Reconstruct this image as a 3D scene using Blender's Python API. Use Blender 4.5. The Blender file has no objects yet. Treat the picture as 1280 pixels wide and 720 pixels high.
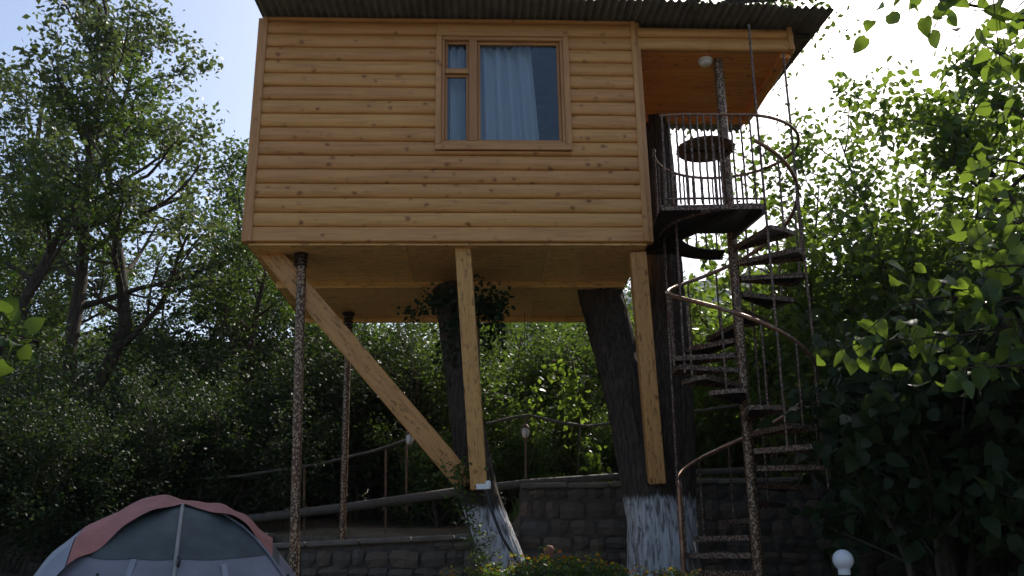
import bpy, math, random
import numpy as np
from mathutils import Vector, Matrix, noise as mnoise
R = math.radians
scene = bpy.context.scene
C = scene.collection

# ------------------------------------------------------------------ camera
PITCH = R(17.3); FPX = 1100.0; EYE = 1.0
cam = bpy.data.cameras.new('camera'); camo = bpy.data.objects.new('camera', cam); C.objects.link(camo)
camo.location = (0, 0, EYE); camo.rotation_euler = (R(90) + PITCH, 0, 0)
cam.sensor_width = 36; cam.lens = 36 * FPX / 1280; cam.clip_start = 0.05; cam.clip_end = 5000
scene.camera = camo

# ------------------------------------------------------------------ sky and sun
SUN_EL, SUN_AZ = R(43), R(27)           # azimuth: to the right of straight ahead (+Y)
world = bpy.data.worlds.new('World'); scene.world = world; world.use_nodes = True
wn = world.node_tree; wn.nodes.clear()
wo = wn.nodes.new('ShaderNodeOutputWorld'); wb = wn.nodes.new('ShaderNodeBackground'); ws = wn.nodes.new('ShaderNodeTexSky')
ws.sky_type = 'NISHITA'; ws.sun_disc = False; ws.sun_elevation = SUN_EL; ws.sun_rotation = SUN_AZ
ws.air_density = 1.0; ws.dust_density = 4.0; ws.ozone_density = 1.5; ws.altitude = 600
wb.inputs['Strength'].default_value = 0.15
wn.links.new(ws.outputs[0], wb.inputs[0]); wn.links.new(wb.outputs[0], wo.inputs[0])
sun = bpy.data.lights.new('sun', 'SUN'); suno = bpy.data.objects.new('sun', sun); C.objects.link(suno)
sun.energy = 4.6; sun.angle = R(0.53); sun.color = (1.0, 0.93, 0.82)
sdir = Vector((math.sin(SUN_AZ) * math.cos(SUN_EL), math.cos(SUN_AZ) * math.cos(SUN_EL), math.sin(SUN_EL)))
suno.rotation_euler = sdir.to_track_quat('Z', 'Y').to_euler(); suno.location = (12, 24, 25)
scene.view_settings.view_transform = 'Standard'; scene.view_settings.look = 'None'
scene.view_settings.exposure = 0.43; scene.view_settings.gamma = 1.0
scene.view_settings.use_curve_mapping = False
scene.render.engine = 'CYCLES'

# ------------------------------------------------------------------ helpers
CP, SP = math.cos(PITCH), math.sin(PITCH)
def at(px, py, D):
    """world point at distance D ahead seen under that direction of the survey photograph"""
    dx = (px - 640) / FPX; dy = (360 - py) / FPX
    fw = CP - dy * SP; up = SP + dy * CP
    return Vector((D / fw * dx, D, EYE + D / fw * up))
def sm(a, b, t):
    t = np.clip((np.asarray(t, float) - a) / (b - a), 0, 1); return t * t * (3 - 2 * t)

def tag(o, label=None, cat=None, group=None, kind=None):
    if label: o['label'] = label
    if cat: o['category'] = cat
    if group: o['group'] = group
    if kind: o['kind'] = kind
    return o
def empty(name, loc=(0, 0, 0), rot=(0, 0, 0), label=None, cat=None, group=None):
    o = bpy.data.objects.new(name, None); C.objects.link(o); o.location = loc; o.rotation_euler = rot
    o.empty_display_size = 0.2
    return tag(o, label, cat, group)

class MB:
    """collects shapes that become one mesh object"""
    def __init__(s): s.v = []; s.f = []; s.sm = []
    def add(s, vs, fs, smooth=False):
        b = len(s.v); s.v += [tuple(v) for v in vs]
        s.f += [tuple(b + i for i in f) for f in fs]; s.sm += [smooth] * len(fs)
    def box(s, c, d, rot=None, bev=0.0):
        hx, hy, hz = d[0] / 2, d[1] / 2, d[2] / 2
        if bev <= 0:
            vs = [Vector((x, y, z)) for x in (-hx, hx) for y in (-hy, hy) for z in (-hz, hz)]
            fs = [(0, 1, 3, 2), (4, 6, 7, 5), (0, 4, 5, 1), (2, 3, 7, 6), (0, 2, 6, 4), (1, 5, 7, 3)]
        else:
            b = min(bev, hx * .9, hy * .9, hz * .9); vs = []; idx = {}
            for x in (-1, 1):
                for y in (-1, 1):
                    for z in (-1, 1):
                        idx[(x, y, z)] = len(vs)
                        vs += [Vector((x * hx, y * (hy - b), z * (hz - b))), Vector((x * (hx - b), y * hy, z * (hz - b))), Vector((x * (hx - b), y * (hy - b), z * hz))]
            fs = []
            g = lambda x, y, z, k: idx[(x, y, z)] + k
            for sg in (-1, 1):
                q = [g(sg, -1, -1, 0), g(sg, 1, -1, 0), g(sg, 1, 1, 0), g(sg, -1, 1, 0)]; fs.append(q if sg > 0 else q[::-1])
                q = [g(-1, sg, -1, 1), g(-1, sg, 1, 1), g(1, sg, 1, 1), g(1, sg, -1, 1)]; fs.append(q if sg > 0 else q[::-1])
                q = [g(-1, -1, sg, 2), g(1, -1, sg, 2), g(1, 1, sg, 2), g(-1, 1, sg, 2)]; fs.append(q if sg > 0 else q[::-1])
            for a in (-1, 1):
                for c2 in (-1, 1):
                    fs.append([g(a, c2, -1, 0), g(a, c2, -1, 1), g(a, c2, 1, 1), g(a, c2, 1, 0)][::(1 if a * c2 > 0 else -1)])
                    fs.append([g(a, -1, c2, 0), g(a, -1, c2, 2), g(a, 1, c2, 2), g(a, 1, c2, 0)][::(-1 if a * c2 > 0 else 1)])
                    fs.append([g(-1, a, c2, 1), g(-1, a, c2, 2), g(1, a, c2, 2), g(1, a, c2, 1)][::(1 if a * c2 > 0 else -1)])
            for x in (-1, 1):
                for y in (-1, 1):
                    for z in (-1, 1):
                        t = [g(x, y, z, 0), g(x, y, z, 1), g(x, y, z, 2)]; fs.append(t if x * y * z > 0 else t[::-1])
        if rot is not None: vs = [rot @ v for v in vs]
        c = Vector(c); s.add([v + c for v in vs], fs)
        return s
    def beam(s, a, b, w, h, bev=0.006, up=(0, 0, 1)):
        a, b = Vector(a), Vector(b); d = b - a; x = d.normalized(); u = Vector(up)
        y = u.cross(x)
        if y.length < 1e-4: y = Vector((0, 1, 0)).cross(x)
        y.normalize(); z = x.cross(y)
        s.box((a + b) / 2, (d.length, w, h), Matrix((x, y, z)).transposed(), bev); return s
    def tube(s, pts, rad, n=8, smooth=True, cap=True):
        pts = [Vector(p) for p in pts]; m = len(pts)
        if not hasattr(rad, '__len__'): rad = [rad] * m
        vs = []; prev = None
        for i, p in enumerate(pts):
            t = (pts[min(i + 1, m - 1)] - pts[max(i - 1, 0)]).normalized()
            if prev is None:
                a = Vector((0, 0, 1)) if abs(t.z) < .9 else Vector((1, 0, 0))
                u = t.cross(a).normalized()
            else:
                u = (prev - t * prev.dot(t)).normalized()
            prev = u; w = t.cross(u)
            for k in range(n):
                q = 2 * math.pi * k / n
                vs.append(p + (u * math.cos(q) + w * math.sin(q)) * rad[i])
        fs = [(i * n + k, i * n + (k + 1) % n, (i + 1) * n + (k + 1) % n, (i + 1) * n + k) for i in range(m - 1) for k in range(n)]
        s.add(vs, fs, smooth)
        if cap:
            s.add([vs[k] for k in range(n)], [tuple(range(n))[::-1]]); s.add(vs[-n:], [tuple(range(n))])
        return s
    def lathe(s, prof, c=(0, 0, 0), n=20, smooth=True):
        c = Vector(c); vs = []; m = len(prof)
        for r, z in prof:
            for k in range(n):
                q = 2 * math.pi * k / n; vs.append(c + Vector((r * math.cos(q), r * math.sin(q), z)))
        fs = [(i * n + k, i * n + (k + 1) % n, (i + 1) * n + (k + 1) % n, (i + 1) * n + k) for i in range(m - 1) for k in range(n)]
        s.add(vs, fs, smooth)
        s.add(vs[:n], [tuple(range(n))[::-1]]); s.add(vs[-n:], [tuple(range(n))]); return s
    def build(s, name, m, parent=None):
        me = bpy.data.meshes.new(name); me.from_pydata(s.v, [], s.f); me.update()
        me.polygons.foreach_set('use_smooth', s.sm)
        me.materials.append(m)
        o = bpy.data.objects.new(name, me); C.objects.link(o); o.parent = parent; return o

def fast_mesh(name, V, F, m, smooth=False, rnd=None):
    """V (n,3), F (k,c) constant corner count"""
    me = bpy.data.meshes.new(name); V = np.asarray(V, np.float32); F = np.asarray(F, np.int32); k, c = F.shape
    me.vertices.add(len(V)); me.vertices.foreach_set('co', V.ravel())
    me.loops.add(k * c); me.loops.foreach_set('vertex_index', F.ravel())
    me.polygons.add(k); me.polygons.foreach_set('loop_start', np.arange(0, k * c, c, dtype=np.int32))
    if smooth: me.polygons.foreach_set('use_smooth', np.ones(k, bool))
    me.update(calc_edges=True)
    if rnd is not None:
        a = me.attributes.new('rnd', 'FLOAT', 'POINT'); a.data.foreach_set('value', np.asarray(rnd, np.float32))
    me.materials.append(m)
    return me
def mobj(name, me, parent=None):
    o = bpy.data.objects.new(name, me); C.objects.link(o); o.parent = parent; return o
def copy_tree(o, parent=None):
    c = o.copy(); C.objects.link(c); c.parent = parent
    for ch in list(o.children): copy_tree(ch, c)
    return c

# ------------------------------------------------------------------ materials
class NT:
    def __init__(s, name):
        s.m = bpy.data.materials.new(name); s.m.use_nodes = True; s.t = s.m.node_tree; s.t.nodes.clear()
        s.out = s.n('ShaderNodeOutputMaterial')
    def n(s, typ, **kw):
        nd = s.t.nodes.new(typ)
        for k, v in kw.items():
            if k.startswith('_'): setattr(nd, k[1:], v)
            else: s.set(nd.inputs[k.replace('__', ' ')], v)
        return nd
    def set(s, inp, v):
        if isinstance(v, bpy.types.NodeSocket): s.t.links.new(v, inp)
        elif hasattr(v, 'outputs'): s.t.links.new(v.outputs[0], inp)
        else:
            if isinstance(v, (tuple, list)) and len(v) == 3 and inp.type == 'RGBA': v = (*v, 1)
            inp.default_value = v
    def coord(s, scale=(1, 1, 1), kind='Object', rnd=0.0):
        tc = s.n('ShaderNodeTexCoord'); v = tc.outputs[kind]
        if rnd:
            oi = s.n('ShaderNodeObjectInfo'); ml = s.n('ShaderNodeVectorMath', _operation='SCALE')
            cb = s.n('ShaderNodeCombineXYZ'); s.set(cb.inputs[0], oi.outputs['Random']); s.set(cb.inputs[1], oi.outputs['Random']); s.set(cb.inputs[2], oi.outputs['Random'])
            s.set(ml.inputs[0], cb); ml.inputs['Scale'].default_value = rnd
            ad = s.n('ShaderNodeVectorMath', _operation='ADD'); s.set(ad.inputs[0], v); s.set(ad.inputs[1], ml.outputs[0]); v = ad.outputs[0]
        mp = s.n('ShaderNodeMapping'); s.set(mp.inputs['Vector'], v); mp.inputs['Scale'].default_value = scale
        return mp.outputs[0]
    def noise(s, vec, scale=5, detail=4, rough=.55, dist=0):
        return s.n('ShaderNodeTexNoise', Vector=vec, Scale=scale, Detail=detail, Roughness=rough, Distortion=dist).outputs['Fac']
    def ramp(s, fac, stops):
        r = s.n('ShaderNodeValToRGB', Fac=fac); el = r.color_ramp.elements
        while len(el) < len(stops): el.new(.5)
        for e, (p, c) in zip(el, stops):
            e.position = p; e.color = (*c, 1) if hasattr(c, '__len__') else (c, c, c, 1)
        return r.outputs[0]
    def mix(s, f, a, b, typ='MIX'):
        x = s.n('ShaderNodeMix', _data_type='RGBA', _blend_type=typ)
        s.set(x.inputs[0], f); s.set(x.inputs[6], a); s.set(x.inputs[7], b); return x.outputs[2]
    def math(s, op, a, b=0.0):
        x = s.n('ShaderNodeMath', _operation=op); s.set(x.inputs[0], a); s.set(x.inputs[1], b); return x.outputs[0]
    def bump(s, h, strength=.3, dist=.01):
        return s.n('ShaderNodeBump', Height=h, Strength=strength, Distance=dist).outputs[0]
    def pbr(s, col, rough=.6, nrm=None, metal=0.0, spec=.5, **kw):
        p = s.n('ShaderNodeBsdfPrincipled'); s.set(p.inputs['Base Color'], col); s.set(p.inputs['Roughness'], rough)
        s.set(p.inputs['Metallic'], metal); s.set(p.inputs['Specular IOR Level'], spec)
        if nrm is not None: s.set(p.inputs['Normal'], nrm)
        for k, v in kw.items(): s.set(p.inputs[k.replace('__', ' ')], v)
        return p
    def done(s, sh):
        s.set(s.out.inputs['Surface'], sh if not hasattr(sh, 'outputs') else sh.outputs[0]); return s.m

def wood(name, axis, light, dark, knots=True, rough=.5, knot=(.17, .05, .014), speck=False):
    t = NT(name); sc = [14, 14, 14]; sc[axis] = .9
    v = t.coord(tuple(sc), rnd=7.0)
    g = t.noise(v, 2.2, 6, .6, .6)
    oi = t.n('ShaderNodeObjectInfo')
    col = t.ramp(g, [(.3, dark), (.52, light), (.75, tuple(min(1, c * 1.12) for c in light))])
    fine = t.noise(v, 9, 3, .6)
    col = t.mix(t.ramp(fine, [(.3, .35), (.6, 0.0)]), col, dark)
    bl = t.noise(t.coord((1, 1, 1), rnd=3.0), 1.7, 3)
    hs = t.n('ShaderNodeHueSaturation', Color=col); t.set(hs.inputs['Value'], t.math('ADD', .80, t.math('ADD', t.math('MULTIPLY', oi.outputs['Random'], .14), t.math('MULTIPLY', bl, .28))))
    t.set(hs.inputs['Hue'], t.math('ADD', .496, t.math('MULTIPLY', oi.outputs['Random'], .008))); col = hs.outputs[0]
    if knots:
        ks = [8.0, 8.0, 8.0]; ks[axis] = 6.5
        kv = t.coord(tuple(ks), rnd=11.0); nz = t.n('ShaderNodeTexNoise', Vector=kv, Scale=2.0, Detail=2)
        kv2 = t.n('ShaderNodeVectorMath', _operation='ADD'); t.set(kv2.inputs[0], kv)
        sc2 = t.n('ShaderNodeVectorMath', _operation='SCALE'); t.set(sc2.inputs[0], nz.outputs['Color']); sc2.inputs['Scale'].default_value = .35
        t.set(kv2.inputs[1], sc2.outputs[0])
        vo = t.n('ShaderNodeTexVoronoi', Vector=kv2.outputs[0], Scale=1.0)
        km = t.noise(t.coord((3, 3, 3), rnd=2.0), 2.3, 3, .6)
        col = t.mix(t.ramp(t.math('ADD', vo.outputs['Distance'], t.math('MULTIPLY', t.math('SUBTRACT', km, .45), .55)), [(.04, .9), (.10, .7), (.17, .25), (.28, 0.0)]), col, knot)
    if speck:
        ss = [42, 42, 42]; ss[axis] = 10
        sv = t.coord(tuple(ss), rnd=5.0); vn = t.noise(sv, 1.0, 3, .7)
        col = t.mix(t.ramp(vn, [(.56, 0.0), (.63, .75)]), col, tuple(c * .32 for c in dark))
    nrm = t.bump(g, .25, .004)
    return t.done(t.pbr(col, rough, nrm, spec=.4))

M = {}
M['log'] = wood('pine_siding', 0, (.59, .298, .097), (.44, .198, .058), rough=.44)
M['log_side'] = wood('pine_siding_side', 1, (.59, .298, .097), (.44, .198, .058), rough=.44)
M['trim_v'] = wood('pine_trim_upright', 2, (.54, .27, .097), (.41, .185, .056), rough=.5)
M['trim_h'] = wood('pine_trim_level', 0, (.54, .27, .097), (.41, .185, .056), rough=.5)
M['frame_v'] = wood('window_wood_upright', 2, (.46, .22, .075), (.32, .14, .045), rough=.45, knots=False)
M['frame_h'] = wood('window_wood_level', 0, (.46, .22, .075), (.32, .14, .045), rough=.45, knots=False)
M['beam'] = wood('post_timber', 0, (.57, .30, .096), (.41, .19, .053), rough=.5, speck=True)
M['ply'] = wood('underside_plywood', 0, (.82, .52, .20), (.62, .36, .12), rough=.28, knots=False, speck=True)
M['ceil'] = wood('porch_ceiling_boards', 0, (.74, .31, .075), (.56, .20, .04), rough=.36)
M['ceil_y'] = wood('porch_ceiling_side', 1, (.74, .31, .075), (.56, .20, .04), rough=.4)

def mk_metal(name, base, spot, scale, metal=.5, rough=.45, amt=.9):
    t = NT(name); v = t.coord((1, 1, .75), rnd=3)
    vo = t.n('ShaderNodeTexVoronoi', Vector=v, Scale=scale)
    n = t.noise(v, 6, 4)
    b2 = t.mix(t.ramp(n, [(.35, 0.0), (.65, 1.0)]), base, (base[0] * 1.9, base[1] * 1.3, base[2]))
    f = t.ramp(vo.outputs['Distance'], [(.36, amt), (.50, 0.0)])
    col = t.mix(f, b2, spot)
    return t.done(t.pbr(col, rough, t.bump(vo.outputs['Distance'], .6, .006), metal=metal))
M['spot'] = mk_metal('hammered_pole_metal', (.06, .036, .022), (.40, .28, .17), 52, .35, .42)
M['spot_fine'] = mk_metal('twisted_bar_metal', (.05, .032, .024), (.30, .21, .145), 62, .4, .45)
M['iron'] = mk_metal('dark_iron', (.022, .018, .016), (.07, .05, .04), 30, .5, .5, .5)
M['rail'] = mk_metal('worn_handrail_metal', (.16, .10, .065), (.32, .24, .17), 24, .55, .38, .5)

def plain(name, col, rough=.6, metal=0.0, var=.25, scale=8, bump=0.0, **kw):
    t = NT(name); n = t.noise(t.coord(), scale, 5, .6)
    c = t.mix(t.ramp(n, [(.3, 0.0), (.7, 1.0)]), tuple(x * (1 - var) for x in col), tuple(min(1, x * (1 + var)) for x in col))
    return t.done(t.pbr(c, rough, t.bump(n, bump, .01) if bump else None, metal, **kw))
M['roof'] = plain('corrugated_roof_metal', (.11, .098, .072), .5, .15, .4, 5, .1)
M['dark'] = plain('dark_steel_sheet', (.03, .027, .024), .55, .5, .4, 6)
M['black'] = plain('black_plastic', (.015, .015, .015), .4, 0, .2)
M['white'] = plain('white_plastic', (.75, .75, .73), .35, 0, .05)
M['interior'] = plain('room_panelling', (.20, .17, .15), .7, 0, .2)
M['globe'] = plain('opal_globe', (.80, .80, .82), .25, 0, .03, spec=.5)
M['lantern'] = plain('lantern_glass', (.62, .60, .56), .2, 0, .1)
M['rust'] = plain('rusty_pipe', (.17, .095, .055), .6, .3, .45, 22, .2)
M['galv'] = plain('weathered_grey_rail', (.09, .075, .06), .7, 0.0, .35, 18, .15)
M['terracotta'] = plain('terracotta', (.24, .10, .06), .8, 0, .2)
M['tent_grey'] = plain('tent_grey_nylon', (.17, .168, .19), .6, 0, .16, 5, .9)
M['tent_green'] = plain('tent_dark_mesh', (.045, .06, .058), .6, 0, .35, 7, .8)
M['tent_red'] = plain('tent_faded_red_fly', (.35, .125, .10), .62, 0, .2, 6, .9)
M['tent_flap'] = plain('tent_pale_blue_lining', (.24, .25, .28), .55, 0, .16, 6, .9)
M['tent_cord'] = plain('tent_pole_sleeve', (.27, .26, .23), .6, 0, .15)

t = NT('window_glass')
fr = t.n('ShaderNodeFresnel', IOR=1.5); tr = t.n('ShaderNodeBsdfTransparent', Color=(.86, .92, .96)); gl = t.n('ShaderNodeBsdfGlossy', Roughness=.01)
mx = t.n('ShaderNodeMixShader'); t.set(mx.inputs[0], t.math('ADD', fr.outputs[0], .015)); t.set(mx.inputs[1], tr); t.set(mx.inputs[2], gl)
M['glass'] = t.done(mx)
t = NT('sheer_curtain')
df = t.n('ShaderNodeBsdfDiffuse', Color=(.93, .94, .95)); tl = t.n('ShaderNodeBsdfTranslucent', Color=(.75, .78, .85)); mx = t.n('ShaderNodeMixShader', Fac=.3)
t.set(mx.inputs[1], df); t.set(mx.inputs[2], tl); M['curtain'] = t.done(mx)

def leafmat(name, c0, c1, trans, tf=.45, rough=.42, spec=.5):
    t = NT(name); a = t.n('ShaderNodeAttribute', _attribute_name='rnd')
    oi = t.n('ShaderNodeObjectInfo')
    f = t.math('ADD', t.math('MULTIPLY', a.outputs['Fac'], .8), t.math('MULTIPLY', oi.outputs['Random'], .2))
    col = t.mix(f, c0, c1)
    p = t.pbr(col, rough, spec=spec)
    tl = t.n('ShaderNodeBsdfTranslucent', Color=t.mix(f, tuple(x * .75 for x in trans), trans))
    mx = t.n('ShaderNodeMixShader', Fac=tf); t.set(mx.inputs[1], p); t.set(mx.inputs[2], tl)
    return t.done(mx)
M['leaf_dull'] = leafmat('leaf_dull_green', (.035, .062, .022), (.072, .098, .038), (.13, .18, .04), .4, .44)
M['leaf_mid'] = leafmat('leaf_mid_green', (.028, .058, .015), (.056, .095, .02), (.13, .21, .025), .42, .55, .35)
M['leaf_bright'] = leafmat('leaf_bright_green', (.05, .10, .02), (.085, .14, .03), (.18, .28, .03), .46, .45)
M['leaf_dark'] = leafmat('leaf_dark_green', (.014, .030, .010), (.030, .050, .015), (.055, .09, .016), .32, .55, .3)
M['leaf_big'] = leafmat('leaf_broad_green', (.032, .068, .015), (.06, .105, .022), (.22, .33, .032), .5, .42)
M['leaf_vine'] = leafmat('leaf_vine_green', (.06, .12, .02), (.10, .16, .03), (.28, .42, .04), .5, .45)

def barkmat(name, white=False):
    t = NT(name); v = t.coord((20, 20, 2.6)); n = t.noise(v, 2.0, 6, .68, .5)
    col = t.ramp(n, [(.3, (.018, .014, .011)), (.55, (.075, .058, .045)), (.75, (.14, .115, .09))])
    nb = t.bump(n, .8, .03)
    if white:
        geo = t.n('ShaderNodeNewGeometry'); sx = t.n('ShaderNodeSeparateXYZ', Vector=geo.outputs['Position'])
        edge = t.noise(t.coord((16, 16, 2.5)), 1.6, 3)
        a = t.n('ShaderNodeAttribute', _attribute_name='rnd')
        h = t.math('SUBTRACT', t.math('ADD', white, t.math('MULTIPLY', t.math('SUBTRACT', edge, .5), .22)), sx.outputs[2])
        f = t.ramp(t.math('ADD', t.math('MULTIPLY', h, 18), .5), [(0.0, 0.0), (1.0, 1.0)])
        cn = t.noise(t.coord((30, 30, 4.5)), 1.0, 5, .62, .5); crack = t.ramp(t.math('ADD', t.math('MULTIPLY', a.outputs['Fac'], .12), cn), [(.47, .22), (.60, .92)])
        wcol = t.mix(t.noise(t.coord(), 3, 4), (.42, .42, .44), (.66, .66, .67))
        col = t.mix(t.mix(1.0, f, crack, 'MULTIPLY'), col, wcol)
    return t.done(t.pbr(col, .9, nb, spec=.2))
M['bark'] = barkmat('tree_bark')
M['bark_white'] = barkmat('whitewashed_bark', EYE + .60)
M['bark_white2'] = barkmat('whitewashed_bark_second', EYE + .49)
M['twig'] = plain('twig_bark', (.075, .058, .042), .9, 0, .4, 12)

t = NT('rubble_stone'); oi = t.n('ShaderNodeObjectInfo'); v = t.coord(rnd=9)
c = t.ramp(oi.outputs['Random'], [(0, (.09, .075, .06)), (.35, (.14, .12, .10)), (.7, (.18, .135, .10)), (1, (.11, .105, .10))])
n = t.noise(v, 9, 6, .65); c = t.mix(t.ramp(n, [(.3, .6), (.65, 0.0)]), c, (.08, .075, .06))
M['stone'] = t.done(t.pbr(c, .9, t.bump(n, .7, .02), spec=.2))
M['mortar'] = plain('wall_mortar', (.075, .065, .055), .95, 0, .35, 14, .5)
M['cope'] = plain('wall_coping_cement', (.14, .125, .105), .9, 0, .3, 10, .4)

t = NT('soil_and_litter'); v = t.coord(); n = t.noise(v, 1.3, 7, .62); n2 = t.noise(v, 22, 4)
c = t.ramp(n, [(.3, (.09, .08, .05)), (.5, (.19, .16, .115)), (.68, (.28, .24, .175))])
c = t.mix(t.ramp(n2, [(.4, .5), (.7, 0.0)]), c, (.03, .026, .016))
M['soil'] = t.done(t.pbr(c, .95, t.bump(n2, .7, .04), spec=.2))
t = NT('forested_hill'); v = t.coord(); n = t.noise(v, .05, 6, .7); vo = t.n('ShaderNodeTexVoronoi', Vector=v, Scale=.11)
c = t.ramp(n, [(.35, (.03, .05, .022)), (.6, (.06, .085, .035))]); c = t.mix(t.ramp(vo.outputs['Distance'], [(.2, 0.0), (.8, .6)]), c, (.02, .03, .016))
M['hill'] = t.done(t.pbr(c, .95, t.bump(vo.outputs['Distance'], 1.0, 4.0), spec=.1))

# ------------------------------------------------------------------ terrain
def gz(x, y):
    x = np.asarray(x, float); y = np.asarray(y, float)
    k = sm(-1.6, -.5, x)
    z = .75 * ((1 - k) * sm(7.2, 8.8, y) + k * sm(5.0, 7.2, y))
    kw = sm(-.15, .35, x)
    z = z + sm(10.55, 10.75, y) * (.5 + .52 * kw) + np.maximum(0, y - 10.6) * .12 * (1 - .75 * sm(30, 70, y))
    z = z + .12 * sm(2.8, 6, np.abs(x)) * np.maximum(0, np.abs(x) - 2.8) * .6 * (1 - sm(20, 60, np.abs(x)))
    return z
def axis(fine_a, fine_b, step, far, g=1.22):
    a = list(np.arange(fine_a, fine_b + 1e-6, step)); s = step; x = a[-1]
    while x < far: s *= g; x += s; a.append(x)
    s = step; x = a[0]
    while x > -far: s *= g; x -= s; a.insert(0, x)
    return np.array(a)
xs = axis(-9, 9, .2, 900); ys = axis(-1, 16, .2, 900)
X, Y = np.meshgrid(xs, ys); Z = gz(X, Y)
rg = np.random.default_rng(3)
near = (np.abs(X) < 30) & (np.abs(Y) < 30)
Z = Z + np.where(near, .02 * (np.sin(X * 2.3 + Y * 1.1) + np.sin(Y * 3.1 - X * 1.7)), 0)
V = np.stack([X.ravel(), Y.ravel(), Z.ravel()], 1); nx, ny = len(xs), len(ys)
ii = (np.arange(ny - 1)[:, None] * nx + np.arange(nx - 1)[None]).ravel()
ground = mobj('ground', fast_mesh('ground', V, np.stack([ii, ii + 1, ii + nx + 1, ii + nx], 1), M['soil'], True)); tag(ground, kind='structure')

# far wooded ridge
a = np.linspace(-75, 75, 150); rr = np.linspace(0, 1, 30); A, T = np.meshgrid(np.radians(a), rr)
prof = 128 + 22 * np.sin(A * 3.1 + .6) + 12 * np.sin(A * 8.3) + 6 * np.sin(A * 21 + 1)
rad = 300 + 260 * T; Zr = 2 + prof * sm(0, .85, T) * (1 + .0 * T) + 3.0 * np.sin(A * 90 + T * 40) * T
V = np.stack([(rad * np.sin(A)).ravel(), (rad * np.cos(A)).ravel(), Zr.ravel()], 1); nx, ny = 150, 30
ii = (np.arange(ny - 1)[:, None] * nx + np.arange(nx - 1)[None]).ravel()
hills = mobj('hills', fast_mesh('hills', V, np.stack([ii, ii + 1, ii + nx + 1, ii + nx], 1), M['hill'], True)); tag(hills, kind='structure')

# ------------------------------------------------------------------ tree house
HX = at(562, 303, 8.0)
house = empty('tree_house', HX, (0, R(-.9), R(2.5)),
              'raised timber cabin clad in golden half-log siding with covered corner porch', 'tree house')
HM = house.rotation_euler.to_matrix().to_4x4(); HM.translation = HX
def hw(p): return HM @ Vector(p)
W, DEP, HT = 1.935, 2.72, 2.47
NC = 16; CH = .1528
def log_mesh(L, h, depth=.031, back=.03, segs=9, flat=False):
    """half-log along +x of length L, height h, rounded face toward -y"""
    prof = [(back, 0), (0.0, .002)]
    if flat:
        prof += [(-.020, .004), (-.026, .012), (-.026, h - .012), (-.020, h - .004)]
    else:
        for k in range(segs + 1):
            q = k / segs; zz = .005 + (h - .010) * q
            prof.append((-.006 - depth * math.sin(math.pi * (.10 + .84 * q)) ** .8, zz))
    prof += [(0.0, h - .002), (back, h)]
    return prof
def siding(parent, x0, x1, z, h, mat, side='front', flat=False, off=0.0, name='siding_log'):
    prof = log_mesh(x1 - x0, h, flat=flat); mb = MB(); n = len(prof)
    ns = max(2, int((x1 - x0) / .25)); vs = []
    ph = random.random() * 6
    for i in range(ns + 1):
        x = x0 + (x1 - x0) * i / ns; wob = .0022 * math.sin(x * 2.1 + ph) + .0012 * math.sin(x * 5.7 + ph * 2)
        for (y, zz) in prof:
            p = (x, y + (wob if y < 0 else 0) + off, z + zz)
            if side == 'left': p = (-W + y + off, x, z + zz)
            if side == 'right': p = (W - y - off, x, z + zz)
            if side == 'back': p = (x, DEP - y - off, z + zz)
            if side == 'porch_right': p = (3.62 - y, x, z + zz)
            vs.append(p)
    fs = [(i * n + k, i * n + (k + 1) % n, (i + 1) * n + (k + 1) % n, (i + 1) * n + k) for i in range(ns) for k in range(n)]
    if side in ('right', 'left', 'back', 'porch_right') : pass
    mb.add(vs, fs, not flat); mb.add(vs[:n], [tuple(range(n))]); mb.add(vs[-n:], [tuple(range(n))[::-1]])
    return mb.build(name, mat, parent)
random.seed(5)
front = MB()
WX0, WX1, WZ0, WZ1 = -.15, 1.225, .965, 2.325        # outer edge of the window casing
IX0, IX1, IZ0, IZ1 = WX0 + .05, WX1 - .05, WZ0 + .05, WZ1 - .05
wallc = MB()                                            # wall core behind the logs, with the window opening
wallc.box(((-W + IX0) / 2, .065, HT / 2), (IX0 + W, .06, HT)); wallc.box(((W + IX1) / 2, .065, HT / 2), (W - IX1, .06, HT))
wallc.box(((IX0 + IX1) / 2, .065, IZ0 / 2), (IX1 - IX0, .06, IZ0)); wallc.box(((IX0 + IX1) / 2, .065, (IZ1 + HT) / 2), (IX1 - IX0, .06, HT - IZ1))
wallf = wallc.build('front_wall', M['interior'], house)
wl = MB().box((-W + .06, DEP / 2 + .03, HT / 2), (.05, DEP - .14, HT)).build('side_wall', M['interior'], house)
wr = MB().box((W - .06, DEP / 2 + .03, HT / 2), (.05, DEP - .14, HT)).build('side_wall', M['interior'], house)
wk = MB().box((0, DEP - .06, HT / 2), (2 * W - .18, .05, HT)).build('back_wall', M['interior'], house)
MB().box((0, DEP / 2, HT - .03), (2 * W - .2, DEP - .2, .02)).build('room_ceiling', M['interior'], house)
for i in range(NC + 1):
    z = i * CH; h = CH if i < NC else HT + .03 - z
    if i == NC: h = .055
    lo, hi = z, z + h
    if hi > WZ0 + .03 and lo < WZ1 - .03:
        if lo < WZ0 - .01: siding(wallf, WX0 + .014, WX1 - .014, lo, WZ0 + .012 - lo, M['log'])
        if hi > WZ1 + .01: siding(wallf, WX0 + .014, WX1 - .014, WZ1 - .012, hi - WZ1 + .012, M['log'])
        siding(wallf, -W + .045, WX0 + .012, z, h, M['log']); siding(wallf, WX1 - .012, W - .045, z, h, M['log'])
    else:
        siding(wallf, -W + .045, W - .045, z, h, M['log'], flat=(i == 0))
    siding(wl, .03, DEP - .03, z, h, M['log_side'], 'left'); siding(wr, .03, DEP - .03, z, h, M['log_side'], 'right')
    siding(wk, -W + .03, W - .03, z, h, M['log'], 'back')
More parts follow.
